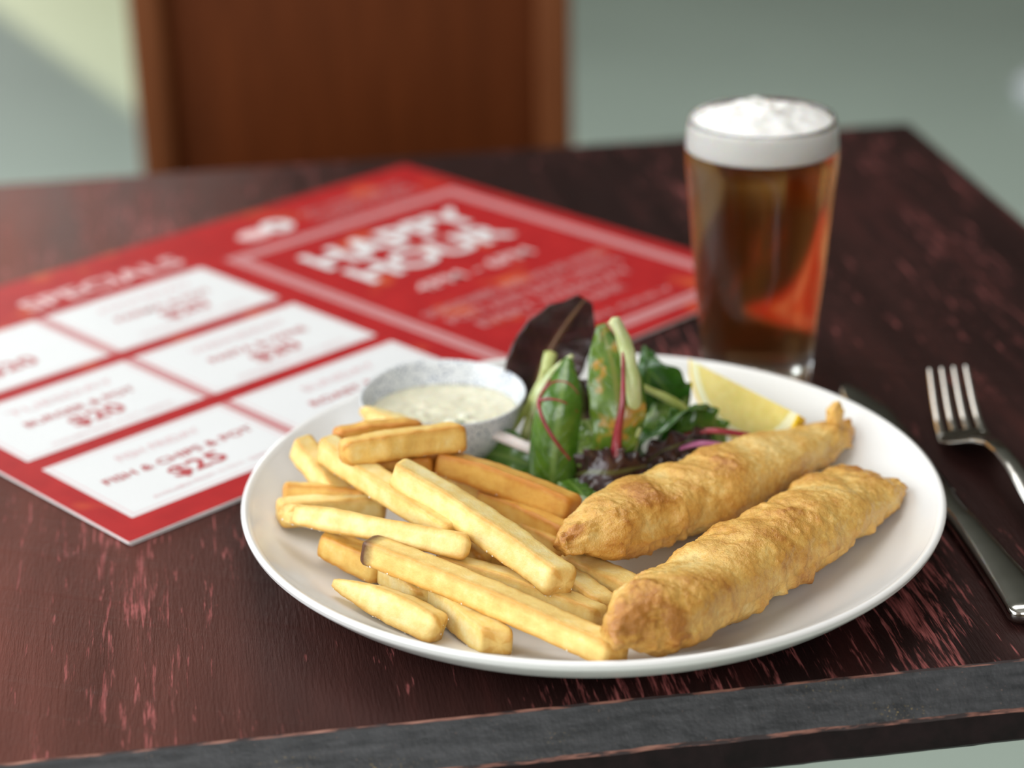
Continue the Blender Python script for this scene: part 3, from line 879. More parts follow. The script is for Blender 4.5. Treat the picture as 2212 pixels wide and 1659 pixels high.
def bowl_mesh():
    n = 96
    prof = [('o', 0.0, 0.0), ('o', 0.05, 0.04), ('o', 0.35, 0.20), ('o', 0.62, 0.42), ('o', 0.84, 0.70), ('o', 0.97, 0.94), ('o', 0.995, 0.985), ('o', 0.985, 1.0), ('o', 0.955, 1.0), ('o', 0.93, 0.975), ('o', 0.88, 0.86), ('o', 0.76, 0.66), ('o', 0.55, 0.42), ('o', 0.25, 0.24), ('o', -0.3, 0.18), ('o', -0.9, 0.17)]
    vs, fs = [], []
    for (_, s, h) in prof:
        for i in range(n):
            a = 2 * PI * i / n
            z = 0.0068 + (bowl_rim_z(a) - 0.0068) * h
            vs.append(bowl_pt(a, s, z))
    for k in range(len(prof) - 1):
        for i in range(n):
            j = (i + 1) % n
            fs.append((k * n + i, k * n + j, (k + 1) * n + j, (k + 1) * n + i))
    fs.append(tuple(reversed(range(n))))
    fs.append(tuple(range((len(prof) - 1) * n, len(prof) * n)))
    me = new_mesh('sauce_bowl', vs, fs)
    me.transform(Matrix.Translation((-BX, -BY, -0.0068)))
    return me
tag(obj('sauce_bowl', bowl_mesh(), M_BOWL, None, (BX, BY, 0.0068)), 'small white speckled bowl with pinched ends holding sauce on the plate', 'bowl')
def sauce_mesh():
    n, m = 72, 22
    vs, fs = [], []
    zc = 0.0262
    for k in range(m + 1):
        f = k / m
        for i in range(n):
            a = 2 * PI * i / n
            p = bowl_pt(a, 0.80, zc)
            c = V((BX, BY, zc))
            q = c.lerp(p, max(f, 0.004))
            h = 0.0010 * noise.noise(q * 160) + 0.0009 * max(0, noise.noise(q * 330 + V((3, 1, 0)))) + 0.0003 * noise.noise(q * 900)
            q.z += h * (1 - f ** 8) - 0.0002
            vs.append(q)
    for k in range(m):
        for i in range(n):
            j = (i + 1) % n
            fs.append((k * n + i, (k + 1) * n + i, (k + 1) * n + j, k * n + j))
    b0 = len(vs)
    for i in range(n):
        a = 2 * PI * i / n
        vs.append(bowl_pt(a, 0.55, 0.0215))
    for i in range(n):
        j = (i + 1) % n
        fs.append((m * n + i, b0 + i, b0 + j, m * n + j))
    fs.append(tuple(reversed(range(b0, b0 + n))))
    me = new_mesh('tartare_sauce', vs, fs)
    me.transform(Matrix.Translation((-BX, -BY, -zc)))
    return me
def make_sauce():
    m, nt, b = mat('creamy_sauce')
    c = coords(nt)
    f = noise_tex(nt, c, 230, 4, 0.6)
    sp = noise_tex(nt, c, 700, 2, 0.5)
    base = ramp(nt, f, [(0.35, (0.60, 0.56, 0.40)), (0.65, (0.76, 0.72, 0.55))])
    herb = ramp(nt, sp, [(0.68, g(0)), (0.74, g(0.8))])
    nt.links.new(mix(nt, herb, base, (0.12, 0.15, 0.03)), b.inputs['Base Color'])
    b.inputs['Roughness'].default_value = 0.28
    b.inputs['Subsurface Weight'].default_value = 0.3
    b.inputs['Subsurface Scale'].default_value = 0.003
    bump(nt, b, f, 0.2, 0.001)
    return m
M_SAUCE = make_sauce()
sauce = tag(obj('tartare_sauce', sauce_mesh(), M_SAUCE, None, (BX, BY, 0.0262)), 'pale creamy tartare sauce with herb flecks inside the small bowl', 'sauce')
M_LUMP = simple('pickle_lump', (0.78, 0.76, 0.60), 0.3, nscale=400, var=0.1)
for (dx, dy, r, sd) in ((-0.014, -0.010, 0.0026, 1), (0.002, -0.013, 0.0030, 2), (0.008, -0.008, 0.0026, 3), (-0.004, -0.018, 0.0022, 4), (0.012, -0.016, 0.0022, 5), (-0.010, -0.002, 0.0018, 6)):
    me = lump('sauce_lump', r, 0.3, 1.8, sd, (1.1, 0.9, 0.5), 3)
    me.transform(Matrix.Translation((BX + dx, BY + dy, 0.0264)))
    obj('sauce_lump', me, M_LUMP, sauce)
me = lump('caper', 0.0014, 0.2, 2, 9, (1, 1, 0.9), 3); me.transform(Matrix.Translation((BX + 0.006, BY - 0.0165, 0.0268)))
obj('caper', me, simple('caper_green', (0.10, 0.11, 0.03), 0.35), sauce)

# ------------------------------------------------------------------ lemon wedge
def lemon():
    P1, P2 = V(LEM1), V(LEM2)
    ax = (P2 - P1); L = ax.length; ax.normalize()
    low = V(LEMLOW)
    e2 = low - (P1 + P2) / 2
    e2 = (e2 - ax * e2.dot(ax)).normalized()              # visible cut face: from the core edge down to the rind
    e3 = ax.cross(e2)                                     # under the wedge, towards the far side
    if e3.y < 0:
        e3 = -e3
    c = (P1 + P2) / 2
    R = LEMR
    def prof(u):                                          # lemon outline along its axis, u in -1..1
        return R * max(0.0, 1 - abs(u) ** 2.3) ** 0.62
    n, ang = 40, math.radians(62)
    root = empty('lemon_wedge', tuple(c + e2 * R * 0.6), 'yellow lemon wedge with cut flesh showing, behind the rear fish piece', 'lemon')
    def shell(r0, r1):
        """solid wedge sector between radius fractions r0..r1 (in units of prof minus rind offsets)"""
        vs, fs = [], []
        na = 14
        us = [-1 + 2 * i / (n - 1) for i in range(n)]
        def ring(fr, inset):
            rr = []
            for u in us:
                for k in range(na + 1):
                    a = ang * k / na
                    r = max(prof(u) - inset, 0) * fr
                    rr.append(c + ax * (u * (L / 2 - inset)) + (e2 * math.cos(a) + e3 * math.sin(a)) * r)
            return rr
        A, B = ring(*r0), ring(*r1)
        vs = A + B
        o = len(A); w = na + 1
        for i in range(n - 1):
            for k in range(na):
                a_, b_ = i * w + k, (i + 1) * w + k
                fs.append((a_, b_, b_ + 1, a_ + 1)); fs.append((o + a_, o + a_ + 1, o + b_ + 1, o + b_))
            for k in (0, na):
                a_, b_ = i * w + k, (i + 1) * w + k
                q = (a_, o + a_, o + b_, b_)
                fs.append(q if k else tuple(reversed(q)))
        me = new_mesh('lemon', vs, fs)
        bm = bmesh.new(); bm.from_mesh(me)
        bmesh.ops.remove_doubles(bm, verts=bm.verts[:], dist=1e-6)
        bmesh.ops.recalc_face_normals(bm, faces=bm.faces[:]); bm.to_mesh(me); bm.free()
        me.polygons.foreach_set('use_smooth', [False] * len(me.polygons))
        return me
    m, nt, b = mat('lemon_flesh')
    f = noise_tex(nt, coords(nt, (1, 1, 1)), 260, 4, 0.6, 0.5)
    nt.links.new(ramp(nt, f, [(0.3, (0.68, 0.53, 0.14)), (0.7, (0.78, 0.65, 0.23))]), b.inputs['Base Color'])
    b.inputs['Roughness'].default_value = 0.25
    b.inputs['Subsurface Weight'].default_value = 0.4; b.inputs['Subsurface Scale'].default_value = 0.004
    bump(nt, b, f, 0.3, 0.001)
    obj('flesh', shell((0.0, 0.0048), (1.0, 0.0048)), m, root)
    obj('pith', shell((1.0, 0.0048), (1.0, 0.0013)), simple('lemon_pith', (0.76, 0.72, 0.45), 0.5, nscale=300, var=0.04), root)
    obj('rind', shell((1.0, 0.0013), (1.0, 0.0)), simple('lemon_rind', (0.80, 0.55, 0.03), 0.35, nscale=500, var=0.1, bump_s=0.3), root)
LEM1, LEM2, LEMLOW, LEMR = (0.0634, 0.1001, 0.033), (0.0961, 0.0351, 0.031), (0.0669, 0.0849, 0.0085), 0.0244
lemon()

# ------------------------------------------------------------------ salad
def make_leaf_mat(name, c1, c2, rib, blotch=None, rough=0.22, vein=0.5, transl=0.15):
    m, nt, b = mat(name)
    tc = nt.nodes.new('ShaderNodeUVMap'); tc.uv_map = 'leaf'
    sep = nt.nodes.new('ShaderNodeSeparateXYZ'); nt.links.new(tc.outputs[0], sep.inputs[0])
    f = noise_tex(nt, coords(nt), 130, 4, 0.6)
    t, v = sep.outputs[0], sep.outputs[1]
    av = math_n(nt, 'ABSOLUTE', math_n(nt, 'SUBTRACT', v, 0.5))
    ph = math_n(nt, 'SUBTRACT', math_n(nt, 'MULTIPLY', t, 34.0), math_n(nt, 'MULTIPLY', av, 16.0))
    ph = math_n(nt, 'ADD', ph, math_n(nt, 'MULTIPLY', f, 3.0))
    sn = math_n(nt, 'ABSOLUTE', math_n(nt, 'SINE', ph))
    vm = ramp(nt, sn, [(0.0, g(vein)), (0.12, g(0))])
    mid = ramp(nt, av, [(0.0, g(1)), (0.035, g(0.7)), (0.07, g(0))])
    col = ramp(nt, f, [(0.32, c1), (0.68, c2)])
    if blotch:
        bf = noise_tex(nt, coords(nt), 85, 3, 0.5, 0.6)
        col = mix(nt, ramp(nt, bf, [(0.56, g(0)), (0.66, g(0.8))]), col, blotch)
    col = mix(nt, vm, col, rib)
    nt.links.new(mix(nt, mid, col, rib), b.inputs['Base Color'])
    b.inputs['Roughness'].default_value = rough
    b.inputs['Specular IOR Level'].default_value = 0.6
    b.inputs['Subsurface Weight'].default_value = transl
    b.inputs['Subsurface Scale'].default_value = 0.003
    b.inputs['Subsurface Radius'].default_value = (0.5, 1.0, 0.2)
    h = math_n(nt, 'ADD', math_n(nt, 'MULTIPLY', f, 0.6), math_n(nt, 'MULTIPLY', vm, -0.8))
    bump(nt, b, h, 0.4, 0.0012)
    return m
M_LRED = make_leaf_mat('dark_red_leaf', (0.018, 0.004, 0.006), (0.055, 0.012, 0.014), (0.14, 0.05, 0.03), rough=0.28, vein=0.12)
M_LCHARD = make_leaf_mat('chard_leaf', (0.050, 0.105, 0.008), (0.115, 0.185, 0.020), (0.16, 0.17, 0.03), blotch=(0.42, 0.19, 0.03), vein=0.35)
M_LGREEN = make_leaf_mat('mid_green_leaf', (0.030, 0.085, 0.006), (0.080, 0.165, 0.014), (0.13, 0.21, 0.04), vein=0.25)
M_LDARK = make_leaf_mat('dark_green_leaf', (0.012, 0.050, 0.005), (0.036, 0.110, 0.010), (0.08, 0.15, 0.022), vein=0.2)
M_LFRILL = make_leaf_mat('pale_frilly_leaf', (0.075, 0.15, 0.015), (0.20, 0.29, 0.055), (0.30, 0.37, 0.12), vein=0.3)
M_LPURP = make_leaf_mat('purple_frilly_leaf', (0.016, 0.006, 0.007), (0.06, 0.022, 0.02), (0.10, 0.10, 0.03), rough=0.2, vein=0.15)
def make_stem(name, a, b_, rough=0.3):
    m, nt, b = mat(name)
    f = noise_tex(nt, coords(nt), 110, 4, 0.6)
    nt.links.new(ramp(nt, f, [(0.3, a), (0.7, b_)]), b.inputs['Base Color'])
    b.inputs['Roughness'].default_value = rough
    b.inputs['Subsurface Weight'].default_value = 0.25; b.inputs['Subsurface Scale'].default_value = 0.003
    return m
M_SPALE = make_stem('pale_green_stem', (0.36, 0.42, 0.15), (0.56, 0.60, 0.34))
M_SGREEN = make_stem('yellow_green_stem', (0.24, 0.29, 0.045), (0.44, 0.46, 0.16))
M_SRED = make_stem('crimson_stem', (0.16, 0.012, 0.016), (0.32, 0.03, 0.045), 0.22)
M_BROWNRIB = make_stem('brown_leaf_rib', (0.10, 0.04, 0.02), (0.20, 0.10, 0.04))
M_ONION = make_stem('onion_flesh', (0.55, 0.47, 0.44), (0.70, 0.63, 0.58))
M_PURP = make_stem('purple_onion_skin', (0.30, 0.05, 0.16), (0.50, 0.16, 0.30))

def leaf_mesh(name, spine, width, side, cup=0.6, ruffle=0.0, rf=5.0, th=0.0006, seed=0.0, n=44, m=22, wav=0.0):
    P = curve_pts(spine, n)
    vs, fs, uv = [], [], []
    side = V(side)
    for layer in (0, 1):
        for i, p in enumerate(P):
            t = i / (n - 1)
            tan = (P[min(i + 1, n - 1)] - P[max(i - 1, 0)]).normalized()
            sd = (side - tan * side.dot(tan)).normalized()
            nm = tan.cross(sd)
            w = interp(width, t)
            for j in range(m + 1):
                v = -1 + 2 * j / m
                c = cup
                if abs(c) > 1e-4:
                    ox = w * math.sin(c * v) / c; oy = w * (1 - math.cos(c * v)) / c
                else:
                    ox, oy = w * v, 0
                ru = ruffle * (abs(v) ** 2) * math.sin(rf * 2 * PI * t + (1.7 if v > 0 else 0) + seed) + ruffle * 0.7 * abs(v) ** 2 * noise.noise(V((t * 9, v * 3, seed)))
                wv = wav * noise.noise(V((t * 4.0, v * 1.5, seed + 7)))
                q = p + sd * ox + nm * (oy + ru + wv - layer * th)
                vs.append(q); uv.append((t, (v + 1) / 2))
    o = n * (m + 1); w_ = m + 1
    for i in range(n - 1):
        for j in range(m):
            a, b = i * w_ + j, (i + 1) * w_ + j
            fs.append((a, a + 1, b + 1, b)); fs.append((o + a, o + b, o + b + 1, o + a + 1))
        a, b = i * w_, (i + 1) * w_
        fs.append((a, b, o + b, o + a))
        a, b = i * w_ + m, (i + 1) * w_ + m
        fs.append((a, o + a, o + b, b))
    for j in range(m):
        fs.append((j, o + j, o + j + 1, j + 1))
        a = (n - 1) * w_ + j
        fs.append((a, a + 1, o + a + 1, o + a))
    me = new_mesh(name, vs, fs)
    ul = me.uv_layers.new(name='leaf')
    for lp in me.loops:
        ul.data[lp.index].uv = uv[lp.vertex_index]
    return me
def leaf_point(spine, width, side, cup, t, v, lift):
    P = curve_pts(spine, 60)
    i = min(int(t * 59), 58); p = P[i].lerp(P[i + 1], t * 59 - i)
    tan = (P[min(i + 1, 59)] - P[max(i - 1, 0)]).normalized()
    sd = (V(side) - tan * V(side).dot(tan)).normalized()
    nm = tan.cross(sd)
    w = interp(width, t)
    radial = nm * math.cos(cup * v) - sd * math.sin(cup * v)
    return p + sd * (w * math.sin(cup * v) / cup) + nm * (w * (1 - math.cos(cup * v)) / cup) - radial * lift
SALAD_X = (0.988, -0.153, -0.023)   # most leaves stand broadside to this direction
def vein(root, spine, width, side, cup, tv, r, m):
    pts = [leaf_point(spine, width, side, cup, t, v, 0.0006) for t, v in tv]
    obj('vein', tube_mesh('vein', pts, r, 30, 8), m, root)
def leaf(name, label, spine, width, side, material, rib=None, rib_r=(0.0012, 0.0005), rib_off=0.0003, cat='leaf', **kw):
    base = V(spine[0])
    root = empty(name, tuple(base), label, cat, 'mixed salad leaves on the plate')
    obj('blade', leaf_mesh('blade', spine, width, side, **kw), material, root)
    if rib:
        sv = V(side)
        d = []
        for k, p in enumerate(spine):
            tan = (V(spine[min(k + 1, len(spine) - 1)]) - V(spine[max(k - 1, 0)])).normalized()
            sd = (sv - tan * sv.dot(tan)).normalized()
            nm = tan.cross(sd)
            d.append(V(p) - nm * rib_off)
        obj('midrib', tube_mesh('midrib', d, list(rib_r), 32, 10), rib, root)
    return root
def stem(name, label, pts, radii, m, cat='stem', flat=0.8, nz=0.0):
    me = tube_mesh(name, pts, radii, 40, 14, flat, nz=nz)
    b = V(pts[0]); me.transform(Matrix.Translation(-b))
    return tag(obj(name, me, m, None, b), label, cat, 'mixed salad leaves on the plate')
leaf('red_leaf', 'tall dark red leaf standing at the back of the salad', [(-0.008, 0.0998, 0.016), (-0.004, 0.0989, 0.034), (0.0054, 0.0988, 0.052), (0.0155, 0.0946, 0.068)], [0.006, 0.015, 0.0172, 0.0172, 0.0158, 0.0125, 0.004], SALAD_X, M_LRED, rib=M_BROWNRIB, rib_r=(0.0013, 0.0004), rib_off=0.0005, cup=-0.45, ruffle=0.0008, seed=1.0, wav=0.001)
ROLL = leaf('chard_leaf', 'rolled glossy green leaf with thin crimson veins at the salad front', [(-0.0121, 0.025, 0.012), (-0.0099, 0.0292, 0.03), (-0.0059, 0.0351, 0.048), (0.0005, 0.0549, 0.057)], [0.012, 0.0128, 0.0125, 0.0115, 0.009, 0.003], SALAD_X, M_LGREEN, cup=1.15, ruffle=0.0004, seed=2.0, wav=0.0)
vein(ROLL, [(-0.0121, 0.025, 0.012), (-0.0099, 0.0292, 0.03), (-0.0059, 0.0351, 0.048), (0.0005, 0.0549, 0.057)], [.0120,.0128,.0125,.0115,.0090,.0030], SALAD_X, 1.15, [(0.82,-0.75),(0.70,-0.95),(0.58,-0.85),(0.45,-0.45),(0.32,0.05),(0.20,0.55)], [0.0004,0.0009,0.0008,0.0005], M_SRED)
vein(ROLL, [(-0.0121, 0.025, 0.012), (-0.0099, 0.0292, 0.03), (-0.0059, 0.0351, 0.048), (0.0005, 0.0549, 0.057)], [.0120,.0128,.0125,.0115,.0090,.0030], SALAD_X, 1.15, [(0.60,-0.85),(0.61,-0.4),(0.60,0.1),(0.55,0.7)], [0.0007,0.0004,0.0002], M_SRED)
vein(ROLL, [(-0.0121, 0.025, 0.012), (-0.0099, 0.0292, 0.03), (-0.0059, 0.0351, 0.048), (0.0005, 0.0549, 0.057)], [.0120,.0128,.0125,.0115,.0090,.0030], SALAD_X, 1.15, [(0.72,-0.9),(0.76,-0.4),(0.75,0.2),(0.70,0.7)], [0.0006,0.0004,0.0002], M_SRED)
leaf('chard_leaf', 'upright chard leaf with orange blotches and a crimson rib', [(0.0129, 0.0268, 0.013), (0.0169, 0.0295, 0.04), (0.0173, 0.041, 0.056), (0.0158, 0.06, 0.069)], [0.003, 0.009, 0.0122, 0.0122, 0.0092, 0.002], SALAD_X, M_LCHARD, cup=0.5, ruffle=0.0010, seed=3.0, wav=0.001)
stem('crimson_stem', 'shiny crimson chard rib running down the middle of the salad', [(0.0217, 0.0423, 0.0665), (0.0201, 0.0343, 0.0585), (0.0184, 0.0275, 0.047), (0.0154, 0.0252, 0.0305), (0.0143, 0.0199, 0.014)], [0.0006, 0.0009, 0.0015, 0.0023, 0.0026], M_SRED, flat=0.9)
stem('leaf_stalk', 'thick pale green stem standing tallest beside the orange blotched leaf', [(0.0187, 0.0477, 0.076), (0.0227, 0.0435, 0.067), (0.0239, 0.0342, 0.052), (0.0242, 0.032, 0.034), (0.0208, 0.0305, 0.018)], [0.0028, 0.0033, 0.0036, 0.0036, 0.0026], M_SPALE, nz=0.0006)
stem('leaf_stalk', 'yellow green stalk leaning beside the sauce bowl, right one of a pair', [(-0.0033, 0.0749, 0.052), (-0.008, 0.0695, 0.04), (-0.0129, 0.0683, 0.029), (-0.0169, 0.0651, 0.017)], [0.003, 0.0028, 0.0022, 0.0026], M_SGREEN, nz=0.0004)
stem('leaf_stalk', 'yellow green stalk leaning against the sauce bowl, left one of a pair', [(-0.007, 0.0704, 0.046), (-0.0126, 0.0692, 0.034), (-0.0232, 0.0713, 0.017)], [0.0016, 0.002, 0.0022], M_SGREEN, nz=0.0004)
stem('pale_rib', 'pale curled leaf rib arching over the bowl side of the salad', [(0.0031, 0.0594, 0.056), (-0.0037, 0.0671, 0.046), (-0.0099, 0.0667, 0.037), (-0.0134, 0.0655, 0.027)], [0.0014, 0.0022, 0.0024, 0.0014], M_SPALE)
stem('onion_strip', 'greyish white onion strip lying between the bowl and the salad', [(-0.0349, 0.0629, 0.024), (-0.0266, 0.0516, 0.024), (-0.0168, 0.0426, 0.022)], [0.0026, 0.0032, 0.003], M_ONION, flat=0.7)
leaf('green_leaf', 'small frilly green leaf low down in front of the onion strip', [(-0.0376, 0.0673, 0.012), (-0.0278, 0.0518, 0.016), (-0.0158, 0.0398, 0.015)], [0.005, 0.0115, 0.012, 0.0095, 0.004], (0.15,0.75,0.6), M_LGREEN, cup=0.5, ruffle=0.0016, rf=4, seed=4.0)
leaf('green_leaf', 'tiny green leaf tip squeezed between the chips and the rear fish', [(-0.0065, 0.0201, 0.018), (-0.0043, 0.0002, 0.021), (-0.0035, -0.0087, 0.018)], [0.004, 0.0075, 0.007, 0.002], SALAD_X, M_LGREEN, cup=-0.5, ruffle=0.0012, seed=5.0)
leaf('green_leaf', 'dark green curled leaf at the back beside the pale stem', [(0.0329, 0.0785, 0.016), (0.0371, 0.0691, 0.034), (0.0389, 0.0708, 0.044), (0.0387, 0.0785, 0.05)], [0.005, 0.011, 0.01, 0.007, 0.0015], SALAD_X, M_LDARK, cup=0.9, ruffle=0.0016, seed=6.0, wav=0.0015)
leaf('green_leaf', 'dark green leaf sloping down towards the lemon wedge', [(0.0356, 0.0715, 0.044), (0.0426, 0.0662, 0.038), (0.0515, 0.0736, 0.022), (0.0562, 0.0756, 0.014)], [0.004, 0.01, 0.011, 0.007, 0.002], (0.5,-0.6,0.5), M_LDARK, cup=-0.6, ruffle=0.0014, seed=7.0, wav=0.001)
leaf('green_leaf', 'broad dark green leaf right of the pale stem, below the pale rib', [(0.0254, 0.0452, 0.014), (0.0336, 0.0387, 0.027), (0.0448, 0.0441, 0.03), (0.0616, 0.0634, 0.02)], [0.005, 0.0125, 0.0145, 0.0115, 0.003], (0.45,-0.45,0.75), M_LDARK, cup=0.5, ruffle=0.0012, seed=8.0, wav=0.0015)
stem('pale_rib', 'pale green rib slanting down to the lemon wedge', [(0.0295, 0.0554, 0.043), (0.0427, 0.053, 0.036), (0.0533, 0.0505, 0.029), (0.0621, 0.0488, 0.022)], [0.0016, 0.0021, 0.0021, 0.0013], M_SGREEN, nz=0.0004)
stem('crimson_stem', 'thin crimson stem lying under the lemon wedge above the rear fish', [(0.0448, 0.0352, 0.026), (0.0559, 0.032, 0.029), (0.0734, 0.0303, 0.026)], [0.001, 0.0016, 0.0014], M_SRED)
stem('onion_strip', 'pink edged onion strip just above the rear fish', [(0.044, 0.0319, 0.022), (0.0511, 0.0286, 0.025), (0.0609, 0.0278, 0.024)], [0.0014, 0.002, 0.0014], M_PURP, flat=0.6)
leaf('frilly_leaf', 'pale green frilly leaf bits in the centre of the salad', [(0.0032, 0.0559, 0.034), (0.0074, 0.047, 0.03), (0.0116, 0.038, 0.024), (0.0143, 0.0317, 0.017)], [0.004, 0.0095, 0.0105, 0.0095, 0.004], SALAD_X, M_LFRILL, cup=-0.5, ruffle=0.0030, rf=6, seed=9.0, wav=0.002)
leaf('frilly_leaf', 'pale green frilly leaf low down between the chard leaves', [(-0.0008, 0.0405, 0.024), (0.0055, 0.0319, 0.022), (0.0115, 0.0275, 0.016)], [0.003, 0.0065, 0.007, 0.003], (0.6,0.3,0.7), M_LFRILL, cup=0.4, ruffle=0.0026, rf=5, seed=10.0, wav=0.002)
leaf('purple_leaf', 'dark purple frilly leaf low in the middle, in front of the frilly green', [(-0.0049, 0.0348, 0.012), (0.0028, 0.0229, 0.019), (0.0136, 0.0185, 0.02), (0.029, 0.0265, 0.018)], [0.004, 0.0085, 0.01, 0.009, 0.004], (0.1,0.6,0.8), M_LPURP, cup=0.5, ruffle=0.0030, rf=6, seed=11.0, wav=0.002)
leaf('purple_leaf', 'brownish purple leaf between the broad green leaf and the rear fish', [(0.0265, 0.0333, 0.014), (0.0357, 0.0304, 0.022), (0.0482, 0.0328, 0.024), (0.0589, 0.0435, 0.016)], [0.003, 0.008, 0.0085, 0.003], (0.3,-0.2,0.9), M_LPURP, cup=0.5, ruffle=0.0026, rf=6, seed=12.0, wav=0.002)
leaf('purple_leaf', 'near black leaf filling the shadow behind the rolled green leaf', [(0.0001, 0.052, 0.01), (0.0039, 0.0495, 0.026), (0.0063, 0.0509, 0.038), (0.0065, 0.0572, 0.046)], [0.006, 0.013, 0.013, 0.009, 0.003], SALAD_X, M_LPURP, cup=0.3, ruffle=0.0016, rf=5, seed=13.0, wav=0.002)
leaf('green_leaf', 'mid green leaf under the left end of the lemon wedge', [(0.0396, 0.0523, 0.016), (0.047, 0.045, 0.024), (0.0581, 0.0452, 0.024), (0.0689, 0.0511, 0.016)], [0.004, 0.0095, 0.01, 0.004], (0.1,0.6,0.6), M_LGREEN, cup=0.5, ruffle=0.0018, rf=5, seed=15.0, wav=0.0015)
leaf('frilly_leaf', 'green frilly leaf at the back right under the pale rib', [(0.0393, 0.0842, 0.014), (0.0465, 0.0695, 0.022), (0.0576, 0.0642, 0.02)], [0.005, 0.0115, 0.012, 0.004], (0.2,0.7,0.5), M_LFRILL, cup=0.4, ruffle=0.0030, rf=6, seed=14.0, wav=0.002)

# ------------------------------------------------------------------ beer glass
GX, GY = 0.1096, 0.1543
g_out = [(0.0258, 0.0), (0.0263, 0.003), (0.0265, 0.012), (0.0282, 0.030), (0.0302, 0.049), (0.0330, 0.083), (0.0348, 0.100), (0.0354, 0.109), (0.0349, 0.118), (0.0338, 0.1262)]
def r_out(z):
    for (a, za), (b, zb) in zip(g_out[:-1], g_out[1:]):
        if za <= z <= zb:
            return a + (b - a) * (z - za) / (zb - za)
    return g_out[-1][0]
def r_in(z):
    w = 0.0019 if z > 0.03 else 0.0019 + 0.0022 * (1 - z / 0.03)
    return r_out(z) - w
ZB = 0.0105
prof = [(0.0, 0.0012), (0.018, 0.0012), (0.0215, 0.0)] + smooth_profile(g_out, 6) + [(0.0333, 0.1270), (0.0324, 0.1268)]
ZF = 0.1125                     # beer level under the head
prof += [(r_in(z), z) for z in [0.124 - k * (0.124 - ZF) / 8 for k in range(9)]] + [(0.0, ZF)]
def make_glass():
    m, nt, b = mat('clear_glass')
    b.inputs['Base Color'].default_value = (0.97, 0.98, 0.97, 1)
    b.inputs['Roughness'].default_value = 0.16      # misted by the cold beer
    b.inputs['IOR'].default_value = 1.38
    b.inputs['Transmission Weight'].default_value = 1.0
    return m
def make_beer():
    m, nt, b = mat('amber_beer')
    nt.nodes.remove(b)
    tr = nt.nodes.new('ShaderNodeBsdfTransparent')
    nt.links.new(tr.outputs[0], nt.nodes['Material Output'].inputs['Surface'])
    va = nt.nodes.new('ShaderNodeVolumeAbsorption')
    va.inputs['Color'].default_value = (0.945, 0.60, 0.03, 1)
    va.inputs['Density'].default_value = 40.0
    nt.links.new(va.outputs[0], nt.nodes['Material Output'].inputs['Volume'])
    return m
vs, fs = lathe(prof, 96)
me = new_mesh('beer_glass', vs, fs)
bm = bmesh.new(); bm.from_mesh(me); bmesh.ops.recalc_face_normals(bm, faces=bm.faces[:]); bm.to_mesh(me); bm.free()
tag(obj('beer_glass', me, make_glass(), None, (GX, GY, 0.0)), 'clear tapered beer glass standing behind the plate on the table', 'glass')
bp = [(0.0, ZB - 0.0001), (0.012, ZB), (r_in(0.0125) - 0.0022, ZB + 0.0006)] + [(r_in(z), z) for z in [0.0125 + k * (ZF - 0.0004 - 0.0125) / 40 for k in range(41)]] + [(0.0, ZF - 0.0004)]
vs, fs = lathe(bp, 96)
me = new_mesh('beer', vs, fs)
bm = bmesh.new(); bm.from_mesh(me); bmesh.ops.recalc_face_normals(bm, faces=bm.faces[:]); bm.to_mesh(me); bm.free()
beer = tag(obj('beer', me, make_beer(), None, (GX, GY, 0.0)), 'amber beer with a white head filling the tapered glass', 'beer')
def foam_mesh():
    n, m = 96, 30
    vs, fs = [], []
    rings = []
    zs = [ZF + 0.0001, 0.1145, 0.118, 0.1215, 0.1245]
    for z in zs:
        rings.append([(r_in(min(z, 0.124)) + 0.0001, z)] * n)
    for R in rings:
        for i in range(n):
            a = 2 * PI * i / n
            vs.append(V((R[i][0] * math.cos(a), R[i][0] * math.sin(a), R[i][1])))
    for k in range(1, m + 1):
        f = 1 - k / m
        for i in range(n):
            a = 2 * PI * i / n
            r = r_in(0.124) * max(f, 0.01)
            x, y = r * math.cos(a), r * math.sin(a)
            dome = 0.0062 * (1 - f ** 2.2)
            q = V((x * 62, y * 62, 2.2))
            h = 0.0030 * noise.noise(q) + 0.0022 * noise.noise(q * 2.1 + V((5, 0, 0))) + 0.0008 * noise.noise(q * 5)
            # lower shoulder towards the right and rear
            h += -0.0035 * max(0, noise.noise(V((x * 30 + 1.2, y * 30, 0.5))))
            vs.append(V((x, y, 0.1252 + dome + h * (1 - f ** 4))))
    tot = len(zs) + m
    for k in range(tot - 1):
        for i in range(n):
            j = (i + 1) % n
            fs.append((k * n + i, k * n + j, (k + 1) * n + j, (k + 1) * n + i))
    fs.append(tuple(reversed(range(n))))
    fs.append(tuple(range((tot - 1) * n, tot * n)))
    me = new_mesh('foam', vs, fs)
    me.transform(Matrix.Translation((GX, GY, 0)))
    return me
M_FOAM = simple('beer_foam', (0.74, 0.72, 0.685), 0.75, nscale=500, var=0.03, bump_s=0.25, spec=0.2, sss=0.5)
obj('foam', foam_mesh(), M_FOAM, beer)

